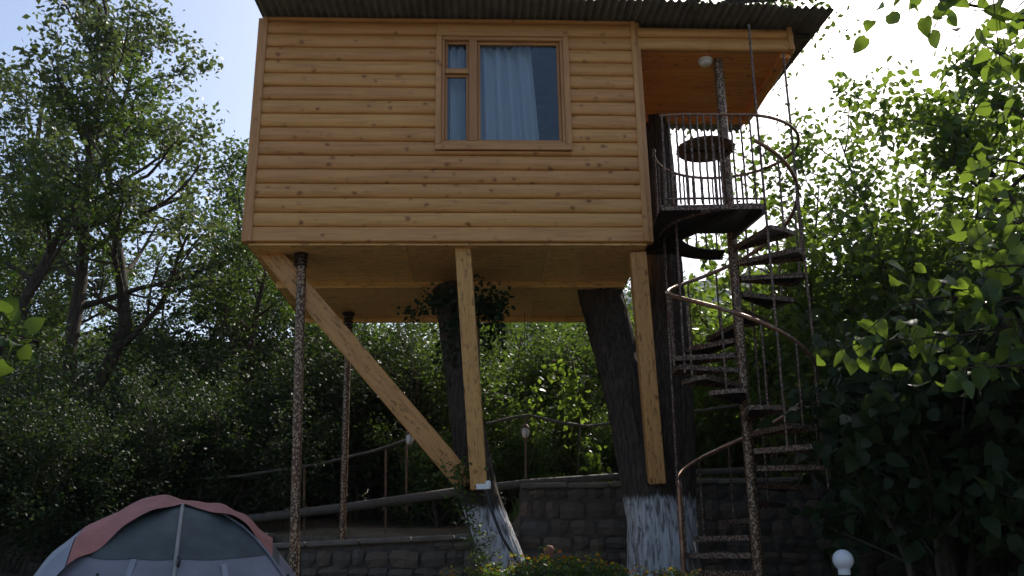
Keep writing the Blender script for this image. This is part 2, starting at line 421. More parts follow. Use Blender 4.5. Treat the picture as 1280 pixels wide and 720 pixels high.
for sx in (-1, 1):
    MB().box((sx * (W - .022), -.025, HT / 2), (.05, .05, HT + .005), bev=.004).build('corner_board', M['trim_v'], house)
    MB().box((sx * (W + .028), .02, HT / 2), (.05, .09, HT + .002), bev=.004).build('corner_board', M['trim_v'], house)
# underside
for (y0, y1, dz) in ((.02, 1.18, 0.0), (1.27, 1.95, .004), (1.955, DEP - .02, .0)):
    for (x0, x1) in ((-W + .01, -.42), (-.416, .96), (.964, W - .01)):
        MB().box(((x0 + x1) / 2, (y0 + y1) / 2, -.012 + dz), (x1 - x0, y1 - y0, .02), bev=.002).build('floor_panel', M['ply'], house)
MB().box((0, 1.225, -.045), (2 * W - .06, .085, .09), bev=.005).build('floor_beam', M['ply'], house)
MB().box((0, DEP - .06, -.055), (2 * W - .02, .05, .06), bev=.005).build('floor_beam', M['ply'], house)
MB().box((0, DEP / 2, .03), (2 * W - .16, DEP - .16, .05)).build('floor_boards', M['interior'], house)
# window
win = MB().box(((WX0 + WX1) / 2, -.047, WZ0 + .03), (WX1 - WX0, .03, .06), bev=.004).build('window', M['trim_h'], house)
def wpart(name, m, c, d, b=.004): return MB().box(c, d, bev=b).build(name, m, win)
wpart('casing', M['trim_h'], ((WX0 + WX1) / 2, -.047, WZ1 - .03), (WX1 - WX0, .03, .06))
wpart('casing', M['trim_v'], (WX0 + .03, -.046, (WZ0 + WZ1) / 2), (.06, .028, WZ1 - WZ0 - .122))
wpart('casing', M['trim_v'], (WX1 - .03, -.046, (WZ0 + WZ1) / 2), (.06, .028, WZ1 - WZ0 - .122))
fx0, fx1, fz0, fz1 = WX0 + .06, WX1 - .06, WZ0 + .06, WZ1 - .06
MUL = .232
for (c, d, m) in ((((fx0 + fx1) / 2, .0, fz0 + .02), (fx1 - fx0, .09, .04), 'frame_h'), (((fx0 + fx1) / 2, .0, fz1 - .02), (fx1 - fx0, .09, .04), 'frame_h'),
                  ((fx0 + .016, .0, (fz0 + fz1) / 2), (.032, .088, fz1 - fz0 - .082), 'frame_v'), ((fx1 - .016, .0, (fz0 + fz1) / 2), (.032, .088, fz1 - fz0 - .082), 'frame_v'),
                  ((MUL, -.012, (fz0 + fz1) / 2), (.085, .066, fz1 - fz0 - .084), 'frame_v'), (((fx0 + MUL) / 2 - .005, -.010, 1.86), (MUL - fx0 - .08, .06, .05), 'frame_h')):
    wpart('frame', M[m], c, d)
def sash(x0, x1, z0, z1, w=.03):
    y = .012
    wpart('sash', M['frame_h'], ((x0 + x1) / 2, y, z0 + w / 2), (x1 - x0, .04, w)); wpart('sash', M['frame_h'], ((x0 + x1) / 2, y, z1 - w / 2), (x1 - x0, .04, w))
    wpart('sash', M['frame_v'], (x0 + w / 2, y, (z0 + z1) / 2), (w, .038, z1 - z0 - 2 * w - .002)); wpart('sash', M['frame_v'], (x1 - w / 2, y, (z0 + z1) / 2), (w, .038, z1 - z0 - 2 * w - .002))
    wpart('pane', M['glass'], ((x0 + x1) / 2, y, (z0 + z1) / 2), (x1 - x0 - 2 * w + .004, .006, z1 - z0 - 2 * w + .004), 0)
sash(fx0 + .033, MUL - .044, fz0 + .041, 1.833, .026); sash(fx0 + .033, MUL - .044, 1.887, fz1 - .041, .026)
sash(MUL + .044, fx1 - .033, fz0 + .041, fz1 - .041, .03)
# curtain inside
def curtain(x0, x1, x1b, z0, z1, ybase, n=120, folds=11, seed=1):
    rn = random.Random(seed); ph = [rn.random() * 6 for _ in range(4)]; vs = []; m = 24
    for j in range(m + 1):
        tz = j / m; z = z1 + (z0 - z1) * tz; xe = x1 + (x1b - x1) * tz
        for i in range(n + 1):
            s_ = i / n; x = x0 + (xe - x0) * s_
            y = ybase + (.042 + .014 * tz) * math.sin(s_ * folds * 6.283 + ph[0] + .3 * math.sin(s_ * 9)) + .014 * math.sin(s_ * folds * 2.3 + ph[1] + tz * .6) + .006 * math.sin(s_ * 70 + ph[2])
            vs.append(hw((x + .006 * math.sin(s_ * folds * 6.283 + ph[3]), y, z)))
    mb = MB(); mb.add(vs, [(j * (n + 1) + i, j * (n + 1) + i + 1, (j + 1) * (n + 1) + i + 1, (j + 1) * (n + 1) + i) for j in range(m) for i in range(n)], True)
    return mb.build('curtain', M['curtain'])
tag(curtain(.16, .835, .925, IZ0 - .05, IZ1 + .16, .17, folds=5.5), 'white sheer curtain drawn halfway across the wide window pane', 'curtain')
tag(curtain(-.04, .13, .15, IZ0 - .05, IZ1 + .16, .16, 60, 2, 4), 'narrow white curtain behind the small two-light casement', 'curtain')
# porch
PX1 = 3.62
for k, (z, h) in enumerate(((2.15, .15), (2.302, .115))):
    siding(house, W + .03, PX1 - .05, z, h, M['log'], name='porch_fascia_log')
    siding(house, .02, 1.46, z, h, M['log_side'], 'porch_right', name='porch_fascia_log')
MB().box((PX1 - .028, -.022, 2.285), (.05, .06, .27), bev=.004).build('corner_board', M['trim_v'], house)
nb = 14
for k in range(nb):
    y0 = .05 + k * (1.36 / nb); MB().box(((W + .06 + PX1 - .03) / 2, y0 + .0475, 2.162), (PX1 - W - .1, .094, .016), bev=.005).build('ceiling_board', M['ceil'], house)
MB().box((PX1 - .075, .73, 2.13), (.11, 1.38, .07), bev=.006).build('porch_beam', M['ceil_y'], house)
MB().box(((W + PX1) / 2, 1.44, 2.13), (PX1 - W - .08, .06, .13), bev=.006).build('porch_beam', M['ceil'], house)
# roof sheets
def roof_z(x, y): return HT + .035 + .10 * y - .02 * max(0, x - 1.2) - .006 * (x - 1.2 if x > 1.2 else 0)
x = -W - .03; k = 0; wl_ = .082; random.seed(9)
while x < 3.85:
    x1 = min(x + .91, 3.94); nn = int((x1 - x) / wl_ * 8) + 1; ysr = [-.45 + random.uniform(-.02, .02), .4, 1.2, 2.0, DEP + .2]; vs = []; lift = .004 * (k % 2)
    for yy in ysr:
        for i in range(nn + 1):
            xx = x + (x1 - x) * i / nn; vs.append((xx, yy, roof_z(xx, yy) + .019 * math.sin(xx / wl_ * 2 * math.pi) + lift))
    q = nn + 1; b = len(vs); vs2 = vs + [(a_, b_, c_ + .003) for a_, b_, c_ in vs]
    fs = [(j * q + i, j * q + i + 1, (j + 1) * q + i + 1, (j + 1) * q + i) for j in range(len(ysr) - 1) for i in range(nn)]
    mb = MB(); mb.add(vs2, [f[::-1] for f in fs] + [tuple(b + i for i in f) for f in fs] + [(i, i + 1, b + i + 1, b + i) for i in range(nn)], True)
    mb.build('roof_sheet', M['roof'], house); x = x1 - .045; k += 1
for yy in (.09, 1.0, 2.0): MB().beam((-W, yy, roof_z(-W, yy) - .040), (3.86, yy, roof_z(3.86, yy) - .040), .05, .04).build('roof_batten', M['dark'], house)
# ceiling lamp on the porch
lp = hw((2.72, .17, 2.150)); lampo = empty('ceiling_lamp', lp, house.rotation_euler, 'small white oval lamp fixed under the orange porch ceiling', 'lamp')
MB().lathe([(.075, 0), (.08, -.015), (.078, -.03)], n=20).build('lamp_base', M['white'], lampo)
MB().lathe([(.068, -.031), (.066, -.05), (.05, -.07), (.02, -.078)], n=20).build('lamp_shade', M['lantern'], lampo)

# timber props
def prop(a, b, w, h, label, up=(0, 1, 0)):
    a, b = Vector(a), Vector(b); L = (b - a).length; d = (b - a).normalized()
    u = Vector(up); y = u.cross(d).normalized(); z = d.cross(y)
    mb = MB().box((L / 2, 0, 0), (L, w, h), bev=.008); o = mb.build('timber_post', M['beam'])
    mt = Matrix((d, y, z)).transposed().to_4x4(); mt.translation = a; o.matrix_world = mt
    return tag(o, label, 'post', 'timber posts under the cabin')
prop(at(329, 306, 8.25), at(584, 606, 8.55), .20, .19, 'slanting timber brace from cabin corner down to ivy-wrapped trunk')
prop(at(578.5, 306, 8.17), at(599, 612, 8.38), .155, .155, 'upright timber post under cabin carrying the small cable box')
prop(at(796.5, 316, 8.25), at(821, 604, 8.72), .158, .155, 'timber post wedged into the fork of the whitewashed tree')
prop(at(592, 398, 9.6), at(591.5, 606, 9.6), .14, .14, 'sunlit timber post mostly hidden behind another post and trunk')
# steel poles with coil at the top
def steel_pole(px0, py0, px1, py1, D, r, label):
    a = at(px0, py0, D); b = at(px1, py1, D); b = a + (b - a) * ((a.z - .3) / (a.z - b.z)) if a.z > b.z else b
    g = float(gz(b.x, b.y)); b = a + (b - a) * ((a.z - g) / (a.z - b.z)); b.z -= .02
    root = empty('steel_pole', b, label=label, cat='pole', group='steel poles holding up the cabin')
    MB().tube([(b + (a - b) * t_) - b for t_ in np.linspace(0, 1, 14)], r, 12).build('shaft', M['spot'], root)
    co = MB(); dd = (a - b)
    for k in range(6):
        p = dd - Vector((0, 0, .03 + k * .038)); co.lathe([(r * 1.02, -.014), (r * 1.42, -.008), (r * 1.5, 0), (r * 1.42, .008), (r * 1.02, .014)], p, 14)
    co.build('coil', M['iron'], root)
    MB().lathe([(r * 2.0, -.012), (r * 2.0, 0)], dd, 14).build('flange', M['iron'], root)
steel_pole(377.5, 305.5, 368, 690, 8.2, .046, 'spotted steel pole under the cabin beside the tent')
steel_pole(436, 392, 427, 712, 10.3, .040, 'thinner spotted steel pole under the rear of the cabin')

# ------------------------------------------------------------------ spiral staircase
SCX, SCY = 2.212, 8.3; RAD = .66
stair = empty('spiral_staircase', (SCX, SCY, float(gz(SCX, SCY))), label='rusty spiral staircase with patterned treads winding up to the porch landing', cat='staircase')
SB = Vector((SCX, SCY, float(gz(SCX, SCY))))
def sp(ang, r, z): return Vector((r * math.cos(R(ang)), r * math.sin(R(ang)), z - SB.z))     # z in world
RZ = lambda a_: EYE + 3.45 - 1.85 * a_ / 360      # handrail height at angle
TZ = lambda a_: EYE + 2.71 - 1.85 * a_ / 360
ceil_z = hw((2.8, .3, 2.155)).z
MB().tube([(0, 0, -.05), (0, 0, 1.5), (0, 0, 3.0), (0, 0, ceil_z - SB.z)], .050, 14).build('centre_pole', M['spot'], stair)
LZ = EYE + 3.17
def tread_mesh():
    mb = MB(); h = R(14); n = 5; r0, r1 = .045, RAD
    top = [(r0, -.03, 0), (r0, .03, 0)] + [(r1 * math.cos(h - 2 * h * k / n), r1 * math.sin(h - 2 * h * k / n), 0) for k in range(n + 1)]
    nn = len(top); vs = [(x_, y_, 0) for x_, y_, _ in top] + [(x_, y_, -.006) for x_, y_, _ in top]
    mb.add(vs, [tuple(range(nn))[::-1], tuple(range(nn, 2 * nn))] + [(k, (k + 1) % nn, nn + (k + 1) % nn, nn + k) for k in range(nn)])
    return mb.build('tread', M['dark'], None).data
TM = tread_mesh(); bpy.data.objects.remove(bpy.data.objects['tread'])
def nosing_mesh():
    mb = MB(); h = R(14)
    for s_ in (-1, 1):
        a = Vector((.05, .03 * s_, -.022)); b = Vector((RAD * math.cos(h), s_ * RAD * math.sin(h), -.022)); mb.beam(a, b, .010, .048, 0)
    pts = [(RAD * math.cos(q), RAD * math.sin(q), -.022) for q in np.linspace(-h, h, 7)]
    for p, q in zip(pts[:-1], pts[1:]): mb.beam(p, q, .008, .040, 0)
    o = mb.build('nosing', M['spot_fine'], None); me = o.data; bpy.data.objects.remove(o); return me
NM = nosing_mesh(); a_ = -58
tread_angles = []
while TZ(a_) > float(gz(SCX, SCY)) + .08:
    t_ = mobj('tread', TM, stair); t_.location = (0, 0, TZ(a_) - SB.z); t_.rotation_euler = (0, 0, R(a_))
    n_ = mobj('nosing', NM, t_); tread_angles.append(a_); a_ += 30
# collar rings on the pole, balusters, handrail
hp = [sp(q, RAD + .01, RZ(q)) for q in np.arange(-80, 540.1, 6)]
end = hp[-1]; hp += [end + Vector((-.005, -.03, -.012)), end + Vector((-.008, -.045, -.05)), end + Vector((-.008, -.05, -.15)), end + Vector((-.006, -.05, -1.0))]
MB().tube(hp, .020, 8).build('handrail', M['rail'], stair)
rnd_ = random.Random(2)
for a_ in tread_angles:
    if a_ > 545: continue
    for da in (0,):
        q = a_ + da; b = sp(q, RAD - .005, TZ(a_) - .04); tp = sp(q, RAD + .008, RZ(q))
        MB().tube([b, (b + tp) / 2, tp], .0105, 6).build('baluster', M['spot_fine'], stair)
for q, ztop, zbot in ((-76, ceil_z + .0, TZ(284) - .3), (-14, ceil_z - .02, TZ(346) - .3), (172, LZ, TZ(172 + 360)), (205, LZ, RZ(205) - .72), (62, LZ + .9, TZ(62 + 360))):
    MB().tube([sp(q, RAD + .012, ztop), sp(q, RAD + .012, (ztop + zbot) / 2), sp(q, RAD + .012, zbot)], .0125, 7).build('upright_bar', M['spot_fine'], stair)
# landing: front-left quarter, joined to the cabin, plus the narrow strip round the back
def sector(a0, a1, r0, r1, z, th):
    mb = MB(); n = max(3, int(abs(a1 - a0) / 8)); vs = []
    for zz in (z, z - th):
        for r in (r0, r1):
            for k in range(n + 1): vs.append(sp(a0 + (a1 - a0) * k / n, r, zz))
    q = n + 1; T0, T1, B0, B1 = 0, q, 2 * q, 3 * q
    for k in range(n):
        mb.f += []
    fs = []
    for k in range(n):
        fs += [(T0 + k, T1 + k, T1 + k + 1, T0 + k + 1), (B0 + k, B0 + k + 1, B1 + k + 1, B1 + k), (T1 + k, B1 + k, B1 + k + 1, T1 + k + 1), (T0 + k, T0 + k + 1, B0 + k + 1, B0 + k)]
    fs += [(T0, B0, B1, T1), (T0 + n, T1 + n, B1 + n, B0 + n)]
    mb.add(vs, fs); return mb
sector(-180, -80, .045, RAD + .06, LZ, .012).build('landing_plate', M['dark'], stair)
sector(-180, -80, RAD + .062, RAD + .075, LZ + .012, .055).build('landing_edge', M['spot_fine'], stair)
sector(84, 178, RAD - .16, RAD + .06, LZ - .002, .012).build('landing_plate', M['dark'], stair)
sector(84, 178, RAD + .062, RAD + .075, LZ + .01, .05).build('landing_edge', M['iron'], stair)
hx = hw((W, 0, 0)).x + .06
lx0 = hx - SCX
mb = MB(); mb.box(((lx0 - .44) / 2, -.31, LZ - SB.z - .010), (-.44 - lx0, .74, .010)); mb.build('landing_plate', M['dark'], stair)
mb = MB(); mb.box(((lx0 - .52) / 2, .34, LZ - SB.z - .012), (-.52 - lx0, .54, .010)); mb.build('landing_plate', M['dark'], stair)
MB().beam((lx0, -.69, LZ - SB.z - .02), (-.10, -.725, LZ - SB.z - .02), .012, .05, 0).build('landing_edge', M['spot_fine'], stair)
MB().beam((lx0 + .02, .50, LZ - SB.z - .05), (-.12, -.66, LZ - SB.z - .05), .04, .05, 0).build('landing_joist', M['iron'], stair)
MB().beam(sp(-80, .06, LZ - .05), sp(-80, RAD + .05, LZ - .05), .03, .07, 0).build('landing_joist', M['iron'], stair)
# ring rail round the landing
RR = RAD + .07; TOPZ = EYE + 4.10
ring = [Vector((lx0 + .03, -RR + .02, TOPZ - SB.z)), Vector((lx0 + .3, -RR - .005, TOPZ - SB.z))] + [sp(q, RR, TOPZ) for q in np.arange(-95, 181, 7)] 
MB().tube(ring, .016, 8).build('top_rail', M['rail'], stair)
low = [Vector((lx0 + .03, -RR + .02, LZ + .06 - SB.z)), Vector((lx0 + .3, -RR - .005, LZ + .06 - SB.z))] + [sp(q, RR, LZ + .06) for q in np.arange(-95, -78, 5)]
MB().tube(low, .011, 7).build('bottom_rail', M['spot_fine'], stair)
MB().tube([sp(q, RR, LZ + .06) for q in np.arange(84, 181, 8)], .011, 7).build('bottom_rail', M['spot_fine'], stair)
bal = [Vector((lx0 + .05 + k * .066, -RR + .015 - .02 * min(1, k / 4), 0)) for k in range(9)] + [sp(q, RR, SB.z) for q in (-106, -99, -92, -85)] + [sp(q, RR, SB.z) for q in np.arange(88, 181, 9)]
for i, p in enumerate(bal):
    b0 = Vector((p.x, p.y, LZ + .005 - SB.z)); b1 = Vector((p.x, p.y, TOPZ - SB.z)); pts = []; n = 36
    for k in range(n + 1):                           # twisted bar
        pts.append(b0 + (b1 - b0) * k / n + Vector((.0018 * math.cos(k * 1.6), .0018 * math.sin(k * 1.6), 0)))
    MB().tube(pts, .0105, 5).build('baluster', M['spot_fine'], stair)
# round table on the landing
tb = Vector((1.93, 7.97, LZ)); tbl = empty('round_table', tb, label='small round slatted table standing on the stair landing', cat='table')
rt, tz = .275, .76
for k in range(9):
    xk = -rt + (k + .5) * 2 * rt / 9; hl = math.sqrt(max(.001, rt * rt - xk * xk)) - .006
    MB().box((xk, 0, tz), (2 * rt / 9 - .003, 2 * hl, .02), bev=.003).build('slat', M['rust'], tbl)
MB().tube([Vector((rt * math.cos(q), rt * math.sin(q), tz)) for q in np.linspace(0, 2 * math.pi, 33)], .014, 6).build('rim', M['spot_fine'], tbl)
MB().box((0, 0, tz - .02), (.44, .03, .018)).build('brace', M['iron'], tbl)
for q in (40, 160, 280):
    MB().tube([(.20 * math.cos(R(q)), .20 * math.sin(R(q)), tz - .012), (.19 * math.cos(R(q)), .19 * math.sin(R(q)), tz * .5), (.20 * math.cos(R(q)), .20 * math.sin(R(q)), .003)], .011, 6).build('leg', M['spot_fine'], tbl)

# ------------------------------------------------------------------ the big trunks
def trunk_obj(name, paths, mat, parent, wall=.024, n=88):
    Vs = []; Fs = []; Rn = []; base = 0
    for pts, rads, step in paths:
        P = [Vector(p) for p in pts]; cum = [0]
        for i in range(1, len(P)): cum.append(cum[-1] + (P[i] - P[i - 1]).length)
        m = int(cum[-1] / step) + 1; ss = np.linspace(0, cum[-1], m)
        px_ = [np.interp(ss, cum, [p[k] for p in P]) for k in range(3)]
        for k in range(3):                              # smooth the path
            for _ in range(6): px_[k][1:-1] = (px_[k][:-2] + 2 * px_[k][1:-1] + px_[k][2:]) / 4
        rr_ = np.interp(ss, cum, rads)
        u = Vector((1, 0, 0))
        for i in range(m):
            c_ = Vector((px_[0][i], px_[1][i], px_[2][i])); j0, j1 = max(0, i - 1), min(m - 1, i + 1)
            tt = Vector((px_[0][j1] - px_[0][j0], px_[1][j1] - px_[1][j0], px_[2][j1] - px_[2][j0])).normalized()
            uu = (u - tt * u.dot(tt)).normalized(); ww = tt.cross(uu)
            for k in range(n):
                q = 2 * math.pi * k / n; dx_, dy_ = math.cos(q), math.sin(q)
                ridge = 1 - abs(mnoise.noise((dx_ * 9.5, dy_ * 9.5, ss[i] * 2.2 + base * .001))) * 2.4
                big = mnoise.noise((dx_ * 1.3, dy_ * 1.3, ss[i] * .9))
                r_ = rr_[i] * (1 + .07 * big) + wall * (ridge - .5)
                Vs.append(c_ + (uu * dx_ + ww * dy_) * r_); Rn.append(min(1, max(0, .5 + .5 * (ridge))))
        for i in range(m - 1):
            for k in range(n): Fs.append((base + i * n + k, base + i * n + (k + 1) % n, base + (i + 1) * n + (k + 1) % n, base + (i + 1) * n + k))
        # closed ends
        top = len(Vs); cc = Vector((px_[0][-1], px_[1][-1], px_[2][-1])); Vs.append(cc); Rn.append(0)
        for k in range(n): Fs.append((base + (m - 1) * n + k, base + (m - 1) * n + (k + 1) % n, top, top))
        base = len(Vs)
    me = bpy.data.meshes.new(name); me.from_pydata([tuple(v) for v in Vs], [], [f if f[2] != f[3] else f[:3] for f in Fs]); me.update()
    me.polygons.foreach_set('use_smooth', [True] * len(me.polygons))
    at_ = me.attributes.new('rnd', 'FLOAT', 'POINT'); at_.data.foreach_set('value', Rn); me.materials.append(mat)
    return mobj(name, me, parent)

# ------------------------------------------------------------------ vegetation generators
LEAF_S = (np.array([(0, 0, 0), (.45, .30, .07), (1, 0, -.04), (.45, -.30, .07)]), np.array([(0, 1, 2), (0, 2, 3)]))
_h = [(0, 0, 0), (.33, 0, 0), (.68, 0, -.05), (1, 0, -.18),
      (-.06, .20, .03), (.16, .40, .08), (.45, .40, .06), (.75, .22, -.05),
      (-.06, -.20, .03), (.16, -.40, .08), (.45, -.40, .06), (.75, -.22, -.05)]
LEAF_B = (np.array(_h, float), np.array([(0, 1, 4), (1, 5, 4), (1, 6, 5), (1, 2, 6), (2, 7, 6), (2, 3, 7), (0, 8, 1), (1, 8, 9), (1, 9, 10), (1, 10, 2), (2, 10, 11), (2, 11, 3)]))
LEAF_M = (np.array([(0, 0, 0), (.25, .26, .05), (.62, .28, .03), (1, 0, -.10), (.62, -.28, .03), (.25, -.26, .05), (.45, 0, -.02)]),
          np.array([(0, 6, 1), (1, 6, 2), (2, 6, 3), (3, 6, 4), (4, 6, 5), (5, 6, 0)]))
def unit(v): return v / np.maximum(1e-9, np.linalg.norm(v, axis=-1, keepdims=True))
def leaf_mesh(name, P, Dr, Nr, S, tpl, mat, rng, rnd=None):
    P = np.asarray(P, float); Dr = unit(np.asarray(Dr, float)); n = len(P)
    Nr = unit(Nr - Dr * np.sum(Nr * Dr, 1, keepdims=True)); B = np.cross(Nr, Dr)
    tv, tf = tpl; k = len(tv)
    S = np.broadcast_to(S, (n,))
    wid = rng.uniform(.8, 1.15, n)
    V = P[:, None] + S[:, None, None] * (tv[None, :, 0:1] * Dr[:, None] + tv[None, :, 1:2] * wid[:, None, None] * B[:, None] + tv[None, :, 2:3] * Nr[:, None])
    F = (tf[None] + (np.arange(n) * k)[:, None, None]).reshape(-1, 3)
    r = rng.random(n) if rnd is None else rnd
    return fast_mesh(name, V.reshape(-1, 3), F, mat, False, np.repeat(r, k))
def scatter_leaves(P, rng, droop=.35, up=.6, out=None):
    n = len(P); D = rng.normal(size=(n, 3)); D[:, 2] = D[:, 2] * .5 - droop; N = rng.normal(size=(n, 3)) * .75; N[:, 2] += up
    return D, N

class Skel:
    def __init__(s, seed): s.rng = np.random.default_rng(seed); s.tubes = []; s.twigs = []
    def path(s, p, d, L, n, wander, trop):
        pts = [np.array(p, float)]; d = unit(np.array(d, float))
        for i in range(n):
            d = unit(d + s.rng.normal(size=3) * wander + np.array([0, 0, trop])); pts.append(pts[-1] + d * L / n)
        return pts
    def branch(s, p, d, L, r, lvl, maxl, nch=(7, 5, 4), trop=.03, wander=.16, t0=.25, shrink=.5):
        n = max(3, int(5 - lvl)); pts = s.path(p, d, L, n, wander, trop)
        rads = np.linspace(r, r * .3, n + 1); s.tubes.append((pts, rads, 7 if lvl <= 0 else (5 if lvl == 1 else 3)))
        if lvl >= maxl: s.twigs.append(pts); return
        k = nch[min(lvl, len(nch) - 1)]
        for i in range(k):
            t = t0 + (1 - t0) * (i + s.rng.uniform(.1, .9)) / k; f = t * n; j = min(n - 1, int(f)); q = pts[j] + (pts[j + 1] - pts[j]) * (f - j)
            ax = unit(pts[j + 1] - pts[j]); rv = s.rng.normal(size=3); rv = unit(rv - ax * rv.dot(ax)); ang = s.rng.uniform(.55, 1.05)
            dd = ax * math.cos(ang) + rv * math.sin(ang)
            s.branch(q, dd, L * shrink * (1.15 - .5 * t) * s.rng.uniform(.75, 1.25), max(.004, r * (1 - .7 * t) * .55), lvl + 1, maxl, nch, trop, wander, .2, shrink)
    def wood_mesh(s, name, mat):
        mb_v = []; mb_f = []; b = 0
        for pts, rads, k in s.tubes:
            P = np.array(pts); m = len(P); T = np.gradient(P, axis=0); T = unit(T)
            a = np.where(np.abs(T[:, 2:3]) < .9, np.array([[0, 0, 1.]]), np.array([[1., 0, 0]])); a = np.broadcast_to(a[0], T.shape)
            U = unit(np.cross(T, a)); Wv = np.cross(T, U); q = np.arange(k) * 2 * math.pi / k
            ring = P[:, None] + (U[:, None] * np.cos(q)[None, :, None] + Wv[:, None] * np.sin(q)[None, :, None]) * np.asarray(rads)[:, None, None]
            mb_v.append(ring.reshape(-1, 3))
            i = np.arange(m - 1)[:, None] * k; kk = np.arange(k)[None]
            mb_f.append(np.stack([b + i + kk, b + i + (kk + 1) % k, b + i + k + (kk + 1) % k, b + i + k + kk], -1).reshape(-1, 4)); b += m * k
        return fast_mesh(name, np.concatenate(mb_v), np.concatenate(mb_f), mat, True)
    def leaf_points(s, per, spread):
        out = []
        for pts in s.twigs:
            P = np.array(pts); m = max(1, int(per * s.rng.uniform(.5, 1.5))); t = s.rng.uniform(.1, 1.0, m) * (len(P) - 1); j = np.minimum(len(P) - 2, t.astype(int)); f = (t - j)[:, None]
            out.append(P[j] * (1 - f) + P[j + 1] * f + s.rng.normal(size=(m, 3)) * spread)
        return np.concatenate(out)

def make_tree(seed, H, trunk_r, crown0, limbs, limb_len, leaf, per, spread, mat, tpl=LEAF_S, lean=(0, 0), nch=(6, 5, 4), maxl=2, bark='bark', env=None, up=.6, droop=.35, limb_up=.45, path=None, trop=.03):
    s = Skel(seed); rng = s.rng
    n = 9; pts = [np.array([0, 0, -.1])]; d = np.array([lean[0], lean[1], 1.0])
    for i in range(n):
        d = unit(d + rng.normal(size=3) * np.array([.07, .07, 0])); pts.append(pts[-1] + d * H / n)
    if path is not None:
        q_ = np.array([tuple(p) for p in path], float); c_ = np.concatenate([[0], np.cumsum(np.linalg.norm(np.diff(q_, axis=0), axis=1))]); n = 14; tt = np.linspace(0, c_[-1], n + 1)
        pts = list(np.stack([np.interp(tt, c_, q_[:, k]) for k in range(3)], 1) + rng.normal(size=(n + 1, 3)) * .02)
    rads = trunk_r * (1 - .86 * np.linspace(0, 1, n + 1)) ; rads[0] *= 1.25
    s.tubes.append((pts, rads, 10)); trunk_only = Skel(seed); trunk_only.tubes = [s.tubes.pop()]
    P = np.array(pts)
    for i in range(limbs):
        t = crown0 + (1 - crown0) * (i + rng.uniform(0, 1)) / limbs; f = t * n; j = min(n - 1, int(f)); q = P[j] + (P[j + 1] - P[j]) * (f - j)
        az = i * 2.4 + rng.uniform(-.5, .5); u = limb_up + .5 * (t - crown0) / (1 - crown0) + rng.uniform(-.15, .15)
        rel = (t - crown0) / max(1e-6, 1 - crown0); e = (.55 + .8 * math.sin(math.pi * min(1, rel * .8 + .18))) if env is None else env(rel)
        L = limb_len * e * rng.uniform(.75, 1.2)
        r0 = max(.012, trunk_r * (1 - .8 * t) * .55)
        s.branch(q, (math.cos(az), math.sin(az), u), L, r0, 0, maxl, nch, trop=trop)
    s.twigs.append(pts[-3:])
    pos = s.leaf_points(per, spread); D, N = scatter_leaves(pos, rng, droop, up)
    S = leaf * rng.uniform(.65, 1.25, len(pos))
    return trunk_only.wood_mesh('trunk', M[bark]), s.wood_mesh('limbs', M[bark]), leaf_mesh('crown', pos, D, N, S, tpl, M[mat], rng)
def put_tree(name, meshes, loc, rz, sc, label, cat, group=None, crown='crown'):
    root = empty(name, loc, (0, 0, rz), label, cat, group); root.scale = (sc, sc, sc) if not hasattr(sc, '__len__') else sc
    for nm, me in zip(('trunk', 'limbs', crown), meshes):
        if me is not None: mobj(nm, me, root)
    return root

def make_shrub(seed, H, Rr, stems, leaf, per, spread, mat, tpl=LEAF_S, up=.5, droop=.25, nch=(6, 4), maxl=1):
    s = Skel(seed); rng = s.rng
    for i in range(stems):
        az = i * 2.4 + rng.uniform(-.4, .4); o = rng.uniform(0, .35) * Rr
        s.branch((o * math.cos(az), o * math.sin(az), -.05), (math.cos(az) * Rr * rng.uniform(.2, .9), math.sin(az) * Rr * rng.uniform(.2, .9), H), H * rng.uniform(.75, 1.15), .018 + .006 * H, 0, maxl, nch, trop=.02, t0=.1, shrink=.45)
    pos = s.leaf_points(per, spread); D, N = scatter_leaves(pos, rng, droop, up)
    return None, s.wood_mesh('stems', M['twig']), leaf_mesh('foliage', pos, D, N, leaf * rng.uniform(.65, 1.25, len(pos)), tpl, M[mat], rng)
def put_shrub(name, meshes, loc, rz, sc, label, group=None, cat='shrub'):
    root = empty(name, loc, (0, 0, rz), label, cat, group); root.scale = (sc, sc, sc) if not hasattr(sc, '__len__') else sc
    mobj('stems', meshes[1], root); mobj('foliage', meshes[2], root); return root
def gnd(x, y, dz=-.03): return (x, y, float(gz(x, y)) + dz)

#VEG_BEGIN
# trees carrying the cabin ------------------------------------------------
def ax(px, py, D): return at(px, py, D)
ft = empty('forked_tree', (at(826, 715, 9.0).x, 9.0, .75), label='thick forked tree with whitewashed base beside the spiral stairs', cat='tree')
fb = Vector(ft.location)
rel = lambda p: Vector(p) - fb
b0 = rel((at(832, 720, 9.0).x, 9.0, .65))
tr = trunk_obj('trunk', [
    ([b0, rel(at(829, 690, 9.0)), rel(at(819, 640, 9.0)), rel(at(803, 590, 9.0)), rel(at(785, 500, 9.15)), rel(at(765, 420, 9.35)), rel(at(754, 380, 9.5)), rel(Vector((at(748, 362, 9.58).x, 9.58, HX.z + .06)))], [.36, .34, .285, .235, .225, .235, .245, .25], .02),
    ([b0 + Vector((.05, .1, 0)), rel(at(836, 680, 9.1)), rel(at(840, 600, 9.2)), rel(at(841, 500, 9.3)), rel(at(835, 400, 9.45)), rel(at(830, 320, 9.55)), rel((1.74, 9.62, 6.0)), rel((1.70, 9.75, 7.2)), rel((1.9, 9.9, 8.6))], [.34, .29, .235, .215, .205, .195, .16, .13, .08], .025)], M['bark_white'], ft)
s = Skel(77)
